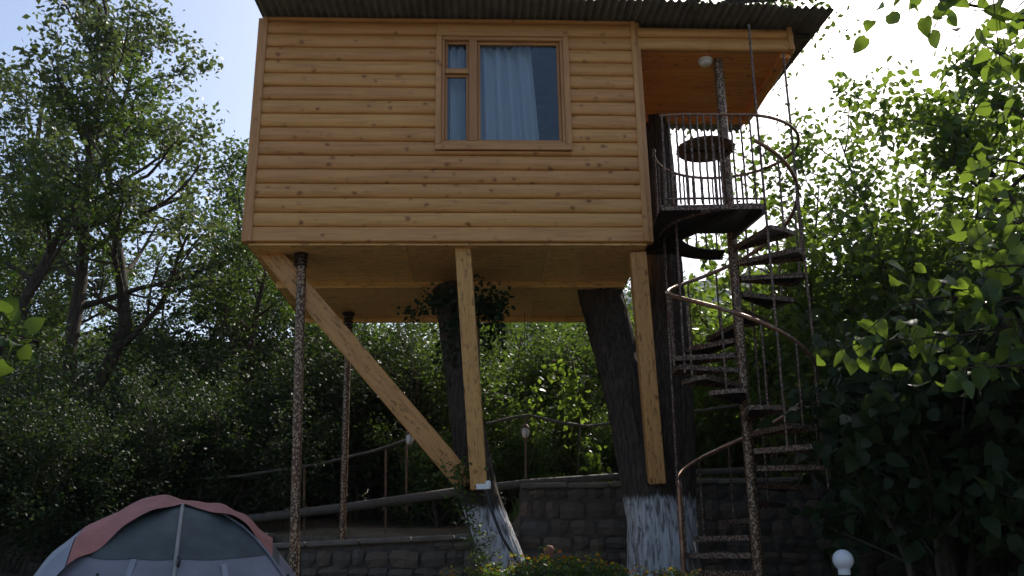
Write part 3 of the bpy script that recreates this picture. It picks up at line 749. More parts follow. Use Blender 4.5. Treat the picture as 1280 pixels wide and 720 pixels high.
for q, zz, L in ((.1, 7.3, 3.2), (-.5, 7.6, 3.0), (.6, 7.9, 2.7), (1.3, 7.4, 2.6), (2.3, 7.8, 2.6), (3.4, 7.6, 2.4), (4.4, 8.0, 2.0), (.25, 8.4, 2.6), (-.2, 8.5, 2.8), (.30, 8.0, 2.9)):
    s.branch(rel((1.75, 9.75, zz)), (math.cos(q), math.sin(q), .20), L, .05, 0, 2, (7, 5, 4), trop=-.03)
pos = s.leaf_points(12, .08); D_, N_ = scatter_leaves(pos, s.rng, .5, .4)
mobj('limbs', s.wood_mesh('limbs', M['bark']), ft)
mobj('crown', leaf_mesh('crown', pos, D_, N_, .092 * s.rng.uniform(.7, 1.3, len(pos)), LEAF_S, M['leaf_mid'], s.rng), ft)

lt = empty('leaning_tree', (at(634, 715, 8.75).x, 8.75, .75), label='leaning ivy-topped trunk with whitewashed base below the cabin', cat='tree')
fb = Vector(lt.location)
trunk_obj('trunk', [([rel((at(640, 740, 8.7).x, 8.7, .62)), rel(at(629, 700, 8.7)), rel(at(612, 655, 8.72)), rel(at(598, 615, 8.75)), rel(at(585, 540, 8.85)), rel(at(576, 470, 8.95)), rel(at(568, 400, 9.1)), rel(at(561, 360, 9.15))], [.215, .20, .19, .185, .165, .16, .165, .17], .022)], M['bark_white2'], lt, .012)

# ivy on the leaning trunk
rng = np.random.default_rng(4)
iv = empty('ivy', at(565, 380, 9.0), label='dark ivy clustered round the trunk top under the cabin floor', cat='ivy'); fb = Vector(iv.location)
P = []
for (px, py, n_, sx, sy) in ((602, 378, 420, .13, .10), (548, 374, 200, .10, .06), (522, 388, 50, .10, .04), (622, 388, 90, .06, .07), (575, 400, 170, .10, .10), (560, 440, 120, .07, .2), (615, 410, 120, .06, .14)):
    c_ = rel(at(px, py, 8.85)); P.append(np.array(c_) + rng.normal(size=(n_, 3)) * np.array([sx, .12, sy]))
P = np.concatenate(P); P[:, 2] = np.minimum(P[:, 2], HX.z - .06 - fb.z); D_, N_ = scatter_leaves(P, rng, .6, .1); N_[:, 1] -= .5
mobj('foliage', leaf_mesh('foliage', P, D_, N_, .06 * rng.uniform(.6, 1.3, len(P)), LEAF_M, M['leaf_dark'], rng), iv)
mb = MB()
for k in range(5):
    q = k * 1.3; mb.tube([rel(at(590 - k, 600, 8.55)) + Vector((.12 * math.cos(q), .1 * math.sin(q), 0)), rel(at(575 + 3 * k, 480, 8.75)) + Vector((.1 * math.cos(q + 1), .05, 0)), rel(at(566 + 8 * k, 380, 8.95))], .007, 5)
mb.build('stems', M['twig'], iv)
cr = empty('creeper', at(575, 600, 8.4), label='small green creeper at the foot of the slanting brace', cat='creeper'); fb = Vector(cr.location)
P = []
for (px, py, n_, sx, sy) in ((578, 606, 130, .07, .12), (562, 590, 40, .09, .06), (600, 580, 40, .05, .08), (588, 640, 60, .05, .12)):
    P.append(np.array(rel(at(px, py, 8.36))) + rng.normal(size=(n_, 3)) * np.array([sx, .05, sy]))
P = np.concatenate(P); D_, N_ = scatter_leaves(P, rng, .3, .3)
mobj('foliage', leaf_mesh('foliage', P, D_, N_, .05 * rng.uniform(.6, 1.3, len(P)), LEAF_M, M['leaf_mid'], rng), cr)
MB().tube([rel(at(592, 690, 8.4)), rel(at(583, 640, 8.4)), rel(at(577, 600, 8.38)), rel(at(590, 560, 8.4))], .008, 5).build('stems', M['twig'], cr)

# woodland behind ---------------------------------------------------------
env_t = lambda r_: 1.05 - .62 * r_
TA = make_tree(11, 10.8, .135, .26, 19, 2.5, .118, 17, .11, 'leaf_dull', nch=(5, 5, 3), env=env_t)
bx = at(108, 535, 13.8); b_g = Vector((bx.x, 13.8, float(gz(bx.x, 13.8))))
tb_path = [Vector((0, 0, -.1))] + [at(px, py, 13.8) - b_g for px, py in ((110, 500), (124, 468), (146, 440), (156, 410), (154, 370), (146, 310), (137, 240), (140, 170), (160, 110), (178, 62))]
TB = make_tree(12, 8.9, .17, .24, 15, 2.3, .112, 16, .11, 'leaf_dull', lean=(.05, 0), nch=(5, 5, 3), env=env_t)
TB1 = make_tree(14, 8.9, .145, .30, 16, 2.2, .112, 16, .11, 'leaf_dull', nch=(5, 5, 3), env=env_t, path=tb_path)
TC = make_tree(13, 8.0, .14, .15, 16, 2.1, .105, 20, .12, 'leaf_mid', nch=(5, 5, 4), env=env_t)
def tpos(px, D, py=520): p = at(px, py, D); return gnd(p.x, D)
put_tree('woodland_tree', TA, tpos(74, 13.2), .3, 1.0, 'tallest woodland tree, straight dark trunk and open crown, beyond the tent', 'tree')
tb1 = put_tree('woodland_tree', TB1, b_g, 0, 1, 'tree with a dark leaning trunk between the tallest tree and the cabin', 'tree')
MB().tube([at(px, py, 13.8) - b_g for px, py in ((111, 497), (98, 478), (82, 464), (62, 457), (45, 446), (28, 425), (20, 400))], [.09, .075, .065, .055, .045, .035, .02], 8).build('limb', M['bark'], tb1)
wt = (('', TC, 268, 16.5, 2.2, .98), ('', TB, 2, 17.0, 4.0, .92), ('', TA, 330, 21, 1.1, .62), ('', TC, -60, 12.5, .6, .85), ('', TC, 420, 19, 3.0, .62), ('', TB, 520, 22, 5.1, .58),
      ('', TC, 640, 21, .8, .55), ('', TC, 735, 24, 2.6, .55), ('', TC, 120, 19, 2.2, .66), ('', TC, 480, 16, 4.4, .5), ('', TC, 590, 17, 1.4, .48), ('', TC, 215, 21, 5.0, .64), ('', TC, 1010, 24, 1.0, .50), ('', TC, 50, 16.2, 3.3, .70), ('', TC, 205, 15.4, .4, .64), ('', TC, 300, 14.8, 5.6, .66), ('', TC, 118, 17.6, 4.7, .74), ('', TC, -25, 14.4, 2.0, .62), ('', TC, 372, 16.4, 1.8, .62), ('', TC, 255, 18.0, .2, .72))
for _, me, px, D, rz, sc in wt:
    put_tree('woodland_tree', me, tpos(px, D), rz, sc, 'leafy dark woodland tree on the slope behind the cabin', 'tree', 'woodland trees on the slope')
for x, y, rz, sc in ((-4.5, -7.5, .3, .85), (-1.2, -8.6, 1.6, .9), (2.3, -8.0, 2.9, .85), (5.6, -6.8, 4.2, .9), (-7.6, -4.2, 5.3, .85), (8.0, -2.8, .9, .8)):  # unseen trees added behind the camera to darken the low foreground
    put_tree('woodland_tree', TC, gnd(x, y), rz, sc, 'unseen leafy tree added behind the camera to shade the garden', 'tree', 'unseen trees added behind the camera for shade')
# shrubs
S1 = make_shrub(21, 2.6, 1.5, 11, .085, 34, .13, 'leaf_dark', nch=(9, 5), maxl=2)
S2 = make_shrub(22, 2.4, 1.6, 10, .085, 32, .13, 'leaf_mid', nch=(9, 5), maxl=2)
S3 = make_shrub(23, 1.7, 1.1, 9, .075, 30, .11, 'leaf_bright', nch=(8, 5), maxl=2)
i_ = 0
for px, D, sc, me in ((20, 9.5, .58, 0), (110, 10.2, .5, 0), (195, 10.8, .55, 0), (275, 11.6, .62, 0), (60, 11.6, .55, 0), (150, 12.0, .62, 0), (230, 12.6, .55, 0), (330, 13.2, .8, 0), (400, 14, .95, 0), (340, 15.5, 1.25, 0), (-30, 10.6, .72, 0),
                      (455, 13.4, .9, 0), (440, 15.5, 1.2, 1), (525, 13.6, .85, 0), (520, 16, 1.2, 1), (250, 16.2, .8, 0), (285, 14.0, .9, 0), (15, 13.5, .6, 0), (190, 14.6, .5, 0)):
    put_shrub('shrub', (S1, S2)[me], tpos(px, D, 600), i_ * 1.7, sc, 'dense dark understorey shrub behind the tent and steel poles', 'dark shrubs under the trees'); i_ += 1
for px, D, sc, me in ((600, 13.5, .85, 0), (625, 15.5, 1.15, 0), (690, 14.5, .95, 0), (700, 17, 1.25, 0), (770, 16, 1.1, 0), (760, 19, 1.4, 0), (860, 16, .95, 0), (900, 18, 1.25, 0), (950, 15, 1.0, 0), (830, 20, 1.3, 0), (1000, 17.5, 1.25, 0)):
    put_shrub('shrub', S2, tpos(px, D, 600), i_ * 1.7, sc, 'leafy green shrub on the terrace above the stone wall', 'green shrubs above the wall'); i_ += 1
for px, D, sc in ((555, 12.4, .75), (655, 12.6, .55), (725, 13.2, .6), (770, 12.6, .5), (890, 12.9, .7), (930, 13.6, .7)):
    put_shrub('shrub', S3, tpos(px, D, 610), i_ * 1.3, sc, 'low sunlit bright green bush above the stone wall', 'sunlit bushes above the wall'); i_ += 1

# right-hand side: trees with broad leaves ---------------------------------
RB = make_tree(31, 5.1, .12, .10, 24, 1.6, .105, 17, .13, 'leaf_big', LEAF_M, nch=(5, 5, 3), env=lambda r_: 1.0 - .45 * r_, droop=.7, up=.5, limb_up=.30)
put_tree('broadleaf_tree', RB, gnd(5.8, 7.9), .4, .95, 'dense broad-leaved tree beside the spiral stairs behind the globe lamp', 'tree')
RB2 = make_tree(32, 4.6, .06, .22, 12, 1.15, .105, 8, .10, 'leaf_bright', LEAF_M, nch=(5, 4, 3), droop=.5, limb_up=.55)
put_tree('slender_tree', RB2, gnd(3.75, 11.0), .8, .98, 'slender sunlit tree just behind the spiral stairs', 'tree')
put_tree('slender_tree', RB2, gnd(5.7, 11.8), 3.4, 1.1, 'slender sunlit tree behind the dense broad-leaved tree', 'tree')
put_tree('slender_tree', RB2, gnd(4.9, 9.6), 2.1, .95, 'young tree squeezed between the broad-leaved trees', 'tree')
put_tree('broadleaf_tree', RB, gnd(7.1, 9.3), 2.6, .86, 'second broad-leaved tree standing behind the dense one', 'tree')
S4 = make_shrub(24, 2.4, 1.35, 10, .105, 18, .12, 'leaf_big', LEAF_M, nch=(8, 5), maxl=2, droop=.5)
for x, y, rz, sc in ((3.6, 12.4, .3, 1.15), (4.7, 11.7, 1.4, 1.25), (5.7, 11.6, 2.2, 1.3), (6.7, 11.2, 3.7, 1.4), (4.1, 10.9, 4.4, .8), (5.3, 10.2, 5.2, 1.1), (6.2, 9.6, .9, 1.25)):
    put_shrub('shrub', S4, gnd(x, y), rz, sc, 'leafy shrub with broad leaves between the stairs and broad-leaved trees', 'broad-leaved shrubs behind the stairs')
# dark big-leaved bush in front
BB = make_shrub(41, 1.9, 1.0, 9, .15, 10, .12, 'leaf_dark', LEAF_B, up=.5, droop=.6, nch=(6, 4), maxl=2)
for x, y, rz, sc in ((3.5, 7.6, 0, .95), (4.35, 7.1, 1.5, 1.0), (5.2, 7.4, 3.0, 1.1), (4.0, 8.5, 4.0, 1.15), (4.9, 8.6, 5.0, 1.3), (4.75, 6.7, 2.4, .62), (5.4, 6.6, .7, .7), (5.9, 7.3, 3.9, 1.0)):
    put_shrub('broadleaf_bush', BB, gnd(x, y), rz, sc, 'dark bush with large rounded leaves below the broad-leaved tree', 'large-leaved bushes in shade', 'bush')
# near branch coming in from the right: a tree whose trunk stands outside the picture
s = Skel(52); nb_ = Vector(gnd(4.3, 4.9)); rl = lambda p: np.array(Vector(p) - nb_)
nt = empty('overhanging_tree', nb_, label='tree with the largest leaves, its branches reaching over the garden', cat='tree')
mobj('trunk', (lambda k: (k.tubes.append(([np.array((0, 0, -.1)), np.array((.05, .02, 1.5)), np.array((-.02, .05, 3.2)), np.array((.05, 0, 5.2))], [.11, .095, .075, .05], 10)), k.wood_mesh('trunk', M['bark']))[1])(Skel(1)), nt)
def limb(a, b, r, k=14, L=.42, per=5, seedjit=.02):
    a, b = rl(a), rl(b); n = 6; pts = [a + (b - a) * i / n + s.rng.normal(size=3) * seedjit + np.array([0, 0, .10 * math.sin(math.pi * i / n)]) for i in range(n + 1)]
    s.tubes.append((pts, np.linspace(r, r * .25, n + 1), 6)); s.twigs.append(pts[3:])
    for i in range(k):
        f = (.2 + .8 * (i + s.rng.random()) / k) * n; j = min(n - 1, int(f)); q = pts[j] + (pts[j + 1] - pts[j]) * (f - j)
        dv = s.rng.normal(size=3); dv[2] -= .35
        s.branch(q, dv, L * s.rng.uniform(.6, 1.2), .006, 2, 2, trop=-.06)
T0 = nb_ + Vector((0, .03, 0))
limb(T0 + Vector((0, 0, 3.7)), at(1128, -12, 4.7), .022, 15)
limb(T0 + Vector((0, 0, 4.0)), at(1180, -40, 4.4), .02, 14)
limb(T0 + Vector((0, 0, 3.2)), at(1235, 60, 5.2), .02, 12)
limb(T0 + Vector((0, 0, 2.8)), at(1225, 190, 5.4), .02, 14)
limb(T0 + Vector((0, 0, 2.5)), at(1215, 270, 5.0), .02, 14)
limb(T0 + Vector((0, 0, 2.7)), at(1245, 130, 5.6), .02, 16)
limb(T0 + Vector((0, 0, 2.4)), at(1170, 330, 5.9), .02, 18)
limb(T0 + Vector((0, 0, 2.1)), at(1230, 400, 5.3), .018, 14, .36)
limb(T0 + Vector((0, 0, 2.3)), at(1110, 385, 5.6), .02, 18, .4)
limb(T0 + Vector((0, 0, 2.2)), at(1075, 430, 5.7), .018, 18, .36)
limb(T0 + Vector((0, 0, 2.0)), at(1200, 460, 5.2), .018, 14, .36)
pos = s.leaf_points(5, .055); D_, N_ = scatter_leaves(pos, s.rng, .85, .45)
mobj('limbs', s.wood_mesh('limbs', M['bark']), nt)
mobj('crown', leaf_mesh('crown', pos, D_, N_, .115 * s.rng.uniform(.6, 1.25, len(pos)), LEAF_B, M['leaf_big'], s.rng), nt)

# sapling at the left edge
s = Skel(61); sb_ = Vector(gnd(-1.98, 3.0)); sap = empty('sapling', sb_, label='sapling with a few large green leaves in front of the woodland', cat='sapling')
rl = lambda p: np.array(Vector(p) - sb_)
s.tubes.append(([np.array((0, 0, -.05)), np.array((.03, .0, .9)), np.array((.0, .02, 2.1))], [.018, .014, .006], 6))
for e in (at(12, 385, 3.0), at(38, 425, 3.0), at(14, 445, 2.95), at(-10, 462, 3.05), at(2, 375, 3.05), at(24, 430, 3.02)):
    a = np.array((.01, .01, Vector(e).z - sb_.z - .1)); b = rl(e); pts = [a, (a + b) / 2 + np.array((0, 0, .03)), b]; s.tubes.append((pts, [.006, .004, .002], 5)); s.twigs.append(pts[1:])
pos = s.leaf_points(5, .025); D_, N_ = scatter_leaves(pos, s.rng, .4, .5)
mobj('stem', s.wood_mesh('stem', M['twig']), sap); mobj('foliage', leaf_mesh('foliage', pos, D_, N_, .085 * s.rng.uniform(.7, 1.2, len(pos)), LEAF_B, M['leaf_mid'], s.rng), sap)

# hanging vine in the sun behind the posts
rng = np.random.default_rng(8); vb = at(712, 600, 11.6); vn = empty('climbing_vine', (vb.x, vb.y, float(gz(vb.x, vb.y))), label='sunlit vine with bright green leaves hanging behind the posts', cat='vine'); fb = Vector(vn.location)
mb = MB(); P = []
for px, y0, y1 in ((704, 452, 560), (712, 455, 540), (722, 462, 525), (668, 540, 470), (690, 455, 470), (735, 545, 600), (748, 560, 605)):
    a = rel(at(px, y0, 11.6)); b = rel(at(px + 3, y1, 11.55)); mb.tube([a, (a + b) / 2 + Vector((.03, 0, .02)), b], .004, 4)
    n_ = int(abs(y1 - y0) * .55) + 8; tt = rng.random(n_)[:, None]; P.append(np.array(a) * (1 - tt) + np.array(b) * tt + rng.normal(size=(n_, 3)) * .05)
mb.tube([rel((vb.x + .1, 11.65, float(gz(vb.x, 11.6)))), rel(at(725, 520, 11.65)), rel(at(716, 450, 11.6)), rel(at(690, 452, 11.6))], .012, 5); mb.build('stems', M['twig'], vn)
P = np.concatenate(P); D_, N_ = scatter_leaves(P, rng, .9, .3); mobj('foliage', leaf_mesh('foliage', P, D_, N_, .10 * rng.uniform(.6, 1.2, len(P)), LEAF_M, M['leaf_vine'], rng), vn)

# grass on the terrace
rng = np.random.default_rng(9); n_ = 12000
gx = rng.uniform(-.1, 9, n_); gy = 11.2 + 8 * rng.random(n_) ** 1.3; P = np.stack([gx, gy, gz(gx, gy)], 1)
D_ = rng.normal(size=(n_, 3)) * .35; D_[:, 2] = 1; N_ = rng.normal(size=(n_, 3)); N_[:, 2] = 0
G_ = (np.array([(0, .05, 0), (0, -.05, 0), (.6, -.035, .08), (.6, .035, .08), (1, 0, .25)]), np.array([(0, 1, 2), (0, 2, 3), (3, 2, 4)]))
tag(mobj('grass', leaf_mesh('grass', P, D_, N_, .17 * rng.uniform(.5, 1.4, n_), G_, M['leaf_bright'], rng)), 'tall bright green grass on the terrace above the wall', 'grass', kind='stuff')
#VEG_END

# ------------------------------------------------------------------ stone walls
def stone_protos():
    out = []
    for sd in range(7):
        rn = random.Random(sd); mb = MB(); b = .16 ; vs = []
        pts = []
        for x_ in (-.5, 0, .5):
            for z_ in (-.5, 0, .5):
                e = (abs(x_) > .1) + (abs(z_) > .1)
                pts.append((x_ * (1 - .10 * (e == 2)) + rn.uniform(-.05, .05), -.5 + (.16, .03, .0)[2 - e] * (1 if e else 0) + rn.uniform(-.05, .05) + (.22 if e == 2 else (.1 if e else 0)), z_ * (1 - .10 * (e == 2)) + rn.uniform(-.05, .05)))
        back = [(p[0] * 1.0, .5, p[2] * 1.0) for p in pts]
        fs = []
        g = lambda i, j: i * 3 + j
        for i in range(2):
            for j in range(2): fs.append((g(i, j), g(i + 1, j), g(i + 1, j + 1), g(i, j + 1)))
        ring = [0, 3, 6, 7, 8, 5, 2, 1]
        for k in range(8): a_, b_ = ring[k], ring[(k + 1) % 8]; fs.append((b_, a_, 9 + a_, 9 + b_))
        mb.add(pts + back, fs, False); o = mb.build('stone', M['stone']); me = o.data; bpy.data.objects.remove(o); out.append(me)
    return out
SP_ = stone_protos()
def stone_wall(x0, x1, y, zb, zt0, zt1, label, th=.42, seed=1, course=.17):
    rn = random.Random(seed); root = empty('stone_wall', ((x0 + x1) / 2, y + th / 2, zb), label=label, cat='wall'); ox, oz = (x0 + x1) / 2, zb
    zt = lambda x_: zt0 + (zt1 - zt0) * (x_ - x0) / (x1 - x0)
    mb = MB(); hx_ = (x1 - x0) / 2
    vs = [(-hx_, -th / 2 + .035, 0), (hx_, -th / 2 + .035, 0), (hx_, -th / 2 + .035, zt1 - zb - .03), (-hx_, -th / 2 + .035, zt0 - zb - .03)]; vs += [(v[0], th / 2, v[2]) for v in vs]
    mb.add(vs, [(0, 1, 2, 3), (5, 4, 7, 6), (4, 0, 3, 7), (1, 5, 6, 2), (3, 2, 6, 7), (4, 5, 1, 0)]); mb.build('mortar', M['mortar'], root)
    z = zb - .02
    while True:
        h = course * rn.uniform(.75, 1.25); done = True; x = x0 - rn.uniform(0, .1)
        while x < x1 - .05:
            w = rn.uniform(.14, .36)
            if x + w > x1 - .08: w = x1 - x
            w = max(w, .06)
            top = zt(min(x1, max(x0, x + w / 2))) - .05
            if z + h * .6 < top:
                done = False; hh = min(h, top - z)
                o = mobj('stone', SP_[rn.randrange(7)], root); xa = max(x, x0)
                o.location = ((xa + x + w) / 2 - ox, -th / 2 + .06 - rn.uniform(0, .02), z + hh / 2 - oz); o.scale = (max(.04, x + w - xa) * .93, .14, hh * .91); o.rotation_euler = (0, rn.uniform(-.14, .14), 0); o.location.z += rn.uniform(-.02, .02); o.scale.z *= rn.uniform(.8, 1.12)
            x += w
        z += h
        if done: break
    x = x0
    while x < x1 - .02:                                   # coping
        w = min(rn.uniform(.35, .6), x1 - x); zc = zt(x + w / 2)
        MB().box((x + w / 2 - ox, 0, zc - oz - .018 + rn.uniform(-.006, .006)), (w - .012, th + .06, .06), Matrix.Rotation(-math.atan2(zt1 - zt0, x1 - x0), 3, 'Y'), .014).build('coping_stone', M['cope'], root)
        x += w
    return root
pR = at(650, 604, 10.2); pL = at(398, 676, 10.0); pL2 = at(592, 666, 10.0)
stone_wall(pR.x, 4.9, 10.2, .70, at(650, 606, 10.2).z, at(980, 596, 10.2).z + .03, 'tall rubble stone retaining wall behind the forked tree and stairs', seed=3)
stone_wall(-2.75, pR.x - .012, 10.0, .55, at(400, 679, 10.0).z - .02, at(590, 666, 10.0).z, 'low rubble stone wall between the steel pole and leaning trunk', seed=5, course=.15)
stone_wall(-9, -2.77, 10.3, .5, 1.45, 1.30, 'low dark stone wall running behind the tent', seed=8)

# ------------------------------------------------------------------ rails on the path behind
fr = empty('path_railing', gnd(-1.5, 10.9, 0), label='weathered pipe railing with log beam climbing along the path', cat='railing'); fb = Vector(fr.location)
MB().tube([rel(at(150, 662, 11.0)), rel(at(320, 648, 10.9)), rel(at(450, 632, 10.9)), rel(at(580, 614, 10.9)), rel(at(660, 604, 10.9)), rel(at(770, 596, 10.95)), rel(at(900, 590, 11.0)), rel(at(1010, 584, 11.0))], [.05, .055, .055, .06, .05, .045, .045, .045], 10).build('log_beam', M['galv'], fr)
MB().tube([rel(at(120, 612, 11.0)), rel(at(215, 602, 11.0)), rel(at(300, 595, 11.0)), rel(at(400, 580, 11.0)), rel(at(470, 563, 11.0)), rel(at(520, 546, 11.0))], .018, 8).build('top_rail', M['galv'], fr)
MB().tube([rel(at(608, 530, 11.0)), rel(at(640, 522, 11.0)), rel(at(660, 519, 11.0)), rel(at(700, 528, 11.0)), rel(at(735, 533, 11.0)), rel(at(775, 528, 11.0)), rel(at(870, 514, 11.0)), rel(at(1010, 495, 11.0)), rel(at(1150, 486, 11.0))], .018, 8).build('top_rail', M['galv'], fr)
for px, y0, y1 in ((380, 580, 692), (482, 562, 668), (250, 600, 690), (508, 552, 640), (657, 518, 606), (780, 530, 600), (965, 500, 592), (1100, 490, 600)):
    a = rel(at(px, y0, 11.02)); b = rel(at(px, y1, 11.02)); MB().tube([a, (a + b) / 2, b], .014, 7).build('rail_post', M['rust'], fr)

# hanging lamps and the cable
def hanging_lamp(px, pyt, pyb, D, label):
    a = at(px, pyt, D); b = at(px, pyb, D); a.z = hw((0, 1.5, 0)).z - .02
    root = empty('hanging_lamp', b, label=label, cat='lamp', group='lamps hanging on cords')
    MB().tube([(0, 0, .06), (0, 0, a.z - b.z)], .004, 5).build('cord', M['black'], root)
    MB().lathe([(.025, .10), (.045, .075), (.05, .06)], n=14).build('cap', M['rust'], root)
    MB().lathe([(.03, .055), (.043, .03), (.046, -.01), (.036, -.045), (.012, -.06)], n=16).build('globe', M['lantern'], root)
    cg = MB()
    for k in range(5):
        q = k * 2 * math.pi / 5; cg.tube([(.05 * math.cos(q), .05 * math.sin(q), .06), (.058 * math.cos(q), .058 * math.sin(q), -.01), (.03 * math.cos(q), .03 * math.sin(q), -.075)], .003, 4)
    cg.lathe([(.03, -.075), (.032, -.08)], n=12); cg.build('guard', M['rust'], root)
hanging_lamp(656.5, 398, 541, 10.4, 'caged lamp hanging on a cord in front of the sunlit vine')
hanging_lamp(512, 398, 549, 10.3, 'lamp hanging on a cord just behind the slanting brace')
jb = at(604, 607, 8.26); box = empty('cable_box', jb, label='small white cable box fixed to the foot of the upright post', cat='box')
MB().box((-.015, .0, -.01), (.10, .03, .05), bev=.006).build('box_body', M['white'], box); MB().lathe([(.025, -.03), (.028, 0), (.025, .035), (.01, .045)], (.045, 0, 0), 12).build('socket', M['white'], box)
pts = [at(608, 612, 8.22), at(615, 640, 8.2), at(628, 672, 8.2), at(645, 700, 8.2), at(655, 712, 8.2), at(662, 730, 8.2)]
mb = MB().tube(pts, .014, 7); tag(mb.build('power_cable', M['black']), 'black cable running down from the box over the whitewashed trunk', 'cable')

# globe lamp
gp = at(1054, 702, 7.0); g0 = float(gz(gp.x, 7.0)); gl_ = empty('globe_lamp', (gp.x, 7.0, g0), label='white globe garden lamp on a short dark post', cat='lamp'); zc = gp.z - g0
MB().tube([(0, 0, -.03), (0, 0, zc - .10)], .022, 10).build('post', M['black'], gl_)
prof = [(.045, -.095), (.045, -.06)] + [(.077 * math.sin(q), -.077 * math.cos(q) + .012) for q in np.linspace(.66, 3.0, 14)]
MB().lathe([(p, z_ + zc) for p, z_ in prof], n=24).build('globe', M['globe'], gl_)

# ------------------------------------------------------------------ tent
TC_ = at(222, 640, 6.3); tx, ty = TC_.x, 6.35; tg = float(gz(tx, ty)); tent = empty('dome_tent', (tx, ty, tg), (0, 0, R(16)), 'grey dome tent with a faded red fly draped over its top', 'tent')
TH = at(222, 622, 6.2).z - tg - .03; HB = 1.22
def dome(u, v):
    """u,v in -1..1 over the square floor; returns height 0..1 bulge"""
    e = max(abs(u), abs(v)); d = math.hypot(u, v); q = min(1, .62 * e + .38 * min(1, d))
    return (1 - q ** 1.85) ** .66 if q < 1 else 0.0
def dome_pt(u, v, off=0.0):
    h = dome(u, v); wr_ = .022 * mnoise.noise((u * 5, v * 5, 1.3)) + .02 * mnoise.noise((u * 2, v * 2, 7.3))
    return Vector((u * HB * (1 + .0), v * HB, h * TH + off + wr_ * min(1, h * 2)))
N_T = 56
def grid_patch(name, ua, ub, v0, v1, off, mat, nu=60, nv=30, warp=None):
    mb = MB(); vs = []
    for i in range(nu + 1):
        u = ua + (ub - ua) * i / nu
        for j in range(nv + 1):
            a_, b_ = v0(u), v1(u); v = a_ + (b_ - a_) * j / nv; p = dome_pt(u, v, off); vs.append(warp(p, u, v, j / nv) if warp else p)
    q = nv + 1
    mb.add(vs, [(i * q + j, (i + 1) * q + j, (i + 1) * q + j + 1, i * q + j + 1) for i in range(nu) for j in range(nv)], True); return mb.build(name, mat, tent)
grid_patch('tent_body', -1, 1, lambda u: -1, lambda u: 1, 0, M['tent_grey'], 70, 70)
grid_patch('mesh_panel', -.56, .56, lambda u: -.60 + .42 * u * u, lambda u: .1, .006, M['tent_green'], 40, 24)
def flywarp(p, u, v, t_):
    w_ = .06 * mnoise.noise((u * 3.4 + 4, v * 2.2, .5)) + .034 * mnoise.noise((u * 9, v * 4, 2.5)); k = max(0, 1 - t_ * 5); p = p.copy(); p.z += .035 + w_ * .9
    p.z -= .035 * k * (1 + 1.2 * mnoise.noise((u * 4.5, 3, 1))); p.y -= .06 * k + .03 * k * mnoise.noise((u * 6, 1, 5)); return p
fly_edge = lambda u: -.12 - (.62 if u > .03 else .92) * abs(u - .03) ** .95
grid_patch('rain_fly', -.45, .52, fly_edge, lambda u: .75, .01, M['tent_red'], 80, 40, flywarp)
grid_patch('fly_flap', -.74, -.455, fly_edge, lambda u: .75, .008, M['tent_flap'], 40, 40, flywarp)
def seam(name, pts, r, mat): return MB().tube([dome_pt(u, v, .012) for u, v in pts], r, 7).build(name, mat, tent)
seam('pole_sleeve', [(.02 + .05 * k / 14, -.16 - .84 * k / 14) for k in range(15)], .013, M['tent_cord'])
seam('seam', [(k / 14, -k / 14) for k in range(3, 15)], .008, M['tent_grey']); seam('seam', [(-k / 14, -k / 14) for k in range(3, 15)], .008, M['tent_grey'])
for u, v in ((.60, -.60), (.72, -.72), (.82, -.82), (.06, -.62), (-.30, -.66), (-.52, -.6)):
    p = dome_pt(u, v, .02); MB().tube([p + Vector((0, -.01, .03)), p + Vector((.01, -.025, 0)), p + Vector((0, -.01, -.03))], .010, 6).build('clip', M['black'], tent)
for u, v, du in ((-.15, -.60, -.05), (-.66, -.60, -.05), (.28, -.60, .08)):
    a, b = dome_pt(u, v, .015), dome_pt(u + du, v - .22, .015); MB().beam(a, b, .035, .004, 0).build('ribbon', M['tent_flap'], tent)

# ------------------------------------------------------------------ flowers
rng = np.random.default_rng(15)
def flower_mesh(name, petals, r, mat):
    mb = MB()
    for lay in range(2):
        for k in range(petals):
            q = 2 * math.pi * (k + .5 * lay) / petals; d = Vector((math.cos(q), math.sin(q), 0)); p = Vector((-d.y, d.x, 0)); z = .006 * lay; rr_ = r * (1 - .35 * lay)
            mb.add([d * .1 * r + Vector((0, 0, z)), d * .7 * rr_ + p * .32 * rr_ + Vector((0, 0, z + .006)), d * rr_ + Vector((0, 0, z)), d * .7 * rr_ - p * .32 * rr_ + Vector((0, 0, z + .006))], [(0, 1, 2, 3)])
    o = mb.build(name, mat); me = o.data; bpy.data.objects.remove(o); return me
def petalmat(name, c): return leafmat(name, c, tuple(min(1, x * 1.2) for x in c), tuple(min(1, x * 1.2) for x in c), .4, .6, .3)
FO = flower_mesh('flower', 8, .026, petalmat('orange_petals', (.62, .20, .02))); FY = flower_mesh('flower', 8, .026, petalmat('yellow_petals', (.70, .46, .03))); FR = flower_mesh('flower', 8, .026, petalmat('red_petals', (.55, .07, .02)))
FW = flower_mesh('flower', 5, .022, petalmat('white_petals', (.72, .74, .66)))
def flower_plant(seed, H, w, nst, leaf, mat):
    s = Skel(seed)
    for i in range(nst):
        az = i * 2.4; s.branch((.03 * math.cos(az), .03 * math.sin(az), -.02), (math.cos(az) * w * s.rng.uniform(.2, 1), math.sin(az) * w * s.rng.uniform(.2, 1), H), H * s.rng.uniform(.7, 1.1), .004, 0, 1, (6,), t0=.25, shrink=.4)
    pos = s.leaf_points(9, .022); D_, N_ = scatter_leaves(pos, s.rng, 0, .5)
    tips = [tw[-1] for tw in s.twigs] + [tb_[0][-1] for tb_ in s.tubes if tb_[2] == 7]
    return s.wood_mesh('stems', M['twig']), leaf_mesh('foliage', pos, D_, N_, leaf * s.rng.uniform(.6, 1.3, len(pos)), LEAF_S, M[mat], s.rng), tips
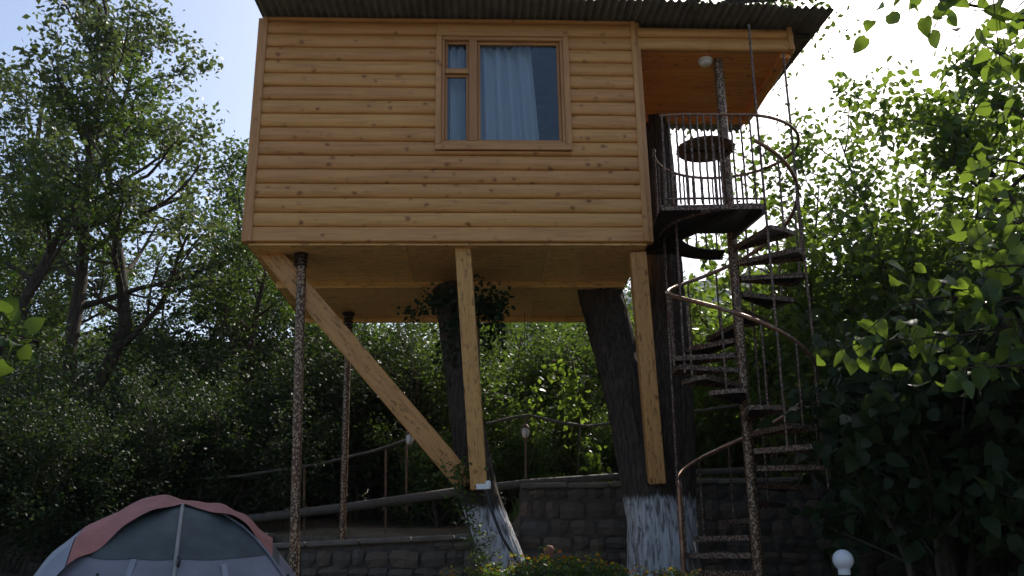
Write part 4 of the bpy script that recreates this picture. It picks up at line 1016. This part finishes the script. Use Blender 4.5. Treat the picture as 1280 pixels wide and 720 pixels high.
FP = [flower_plant(70 + k, .40, .17, 7, .05, 'leaf_bright') for k in range(3)]
rn = random.Random(6)
def put_flowers(name, proto, loc, rz, sc, label, group, kinds, nfl, fs=1.0, cat='flowers'):
    root = empty(name, loc, (0, 0, rz), label, cat, group); root.scale = (sc,) * 3
    mobj('stems', proto[0], root); mobj('foliage', proto[1], root)
    tips = sorted(proto[2], key=lambda p: -p[2] + rn.uniform(0, .12))[:nfl]
    for p in tips:
        f = mobj('flower', rn.choice(kinds), root); f.location = tuple(p); f.rotation_euler = (rn.uniform(-.2, 1.0), rn.uniform(-.6, .6), rn.random() * 6); f.scale = (fs * rn.uniform(.7, 1.2),) * 3
for k, (px, pyt, D) in enumerate(((592, 706, 7.6), (612, 700, 7.4), (632, 696, 7.7), (652, 699, 7.3), (672, 690, 7.6), (690, 688, 7.2), (706, 692, 7.6), (722, 690, 7.3), (740, 694, 7.6), (757, 697, 7.3), (775, 706, 7.6), (800, 708, 7.3), (830, 706, 7.5), (852, 708, 7.3), (560, 716, 7.5))):
    p = at(px, pyt, D); g0 = float(gz(p.x, D)); H = p.z - g0
    put_flowers('marigold_plant', FP[k % 3], (p.x, D, g0 - .02), k * 1.1, max(.5, H / .43), 'leafy marigold plant with orange and yellow blooms in the bed', 'marigolds below the cabin', [FO, FY, FY, FY, FO], 12, 1.0)
p = at(604, 652, 8.1); g0 = float(gz(p.x, 8.1))
put_flowers('white_flower_plant', flower_plant(91, .85, .2, 7, .05, 'leaf_mid'), (p.x, 8.1, g0 - .02), .5, (p.z - g0) / .85, 'tall plant with small white flowers before the whitewashed trunk', None, [FW], 26, 1.1)
pp = at(686, 690, 8.6); root = empty('clay_pot', (pp.x, 8.6, float(gz(pp.x, 8.6))), label='terracotta pot on a stake behind the marigolds', cat='pot'); zc = pp.z - root.location.z
MB().tube([(0, 0, -.02), (0, 0, zc - .05)], .012, 8).build('stake', M['rust'], root); MB().lathe([(.03, zc - .05), (.045, zc), (.05, zc + .03), (.035, zc + .055), (.01, zc + .06)], n=16).build('pot_body', M['terracotta'], root)

# ------------------------------------------------------------------ air
t = NT('hazy_air'); pv = t.n('ShaderNodeVolumePrincipled', Color=(.72, .84, 1.0), Density=.0003, Anisotropy=.2); t.t.links.new(pv.outputs[0], t.out.inputs['Volume'])
zb_ = float(Z.min()) - 3
hz = MB().box((0, 0, (zb_ + 230) / 2), (2400, 2400, 230 - zb_)).build('haze', t.m); tag(hz, 'thin blue haze over the valley', 'haze', kind='stuff')
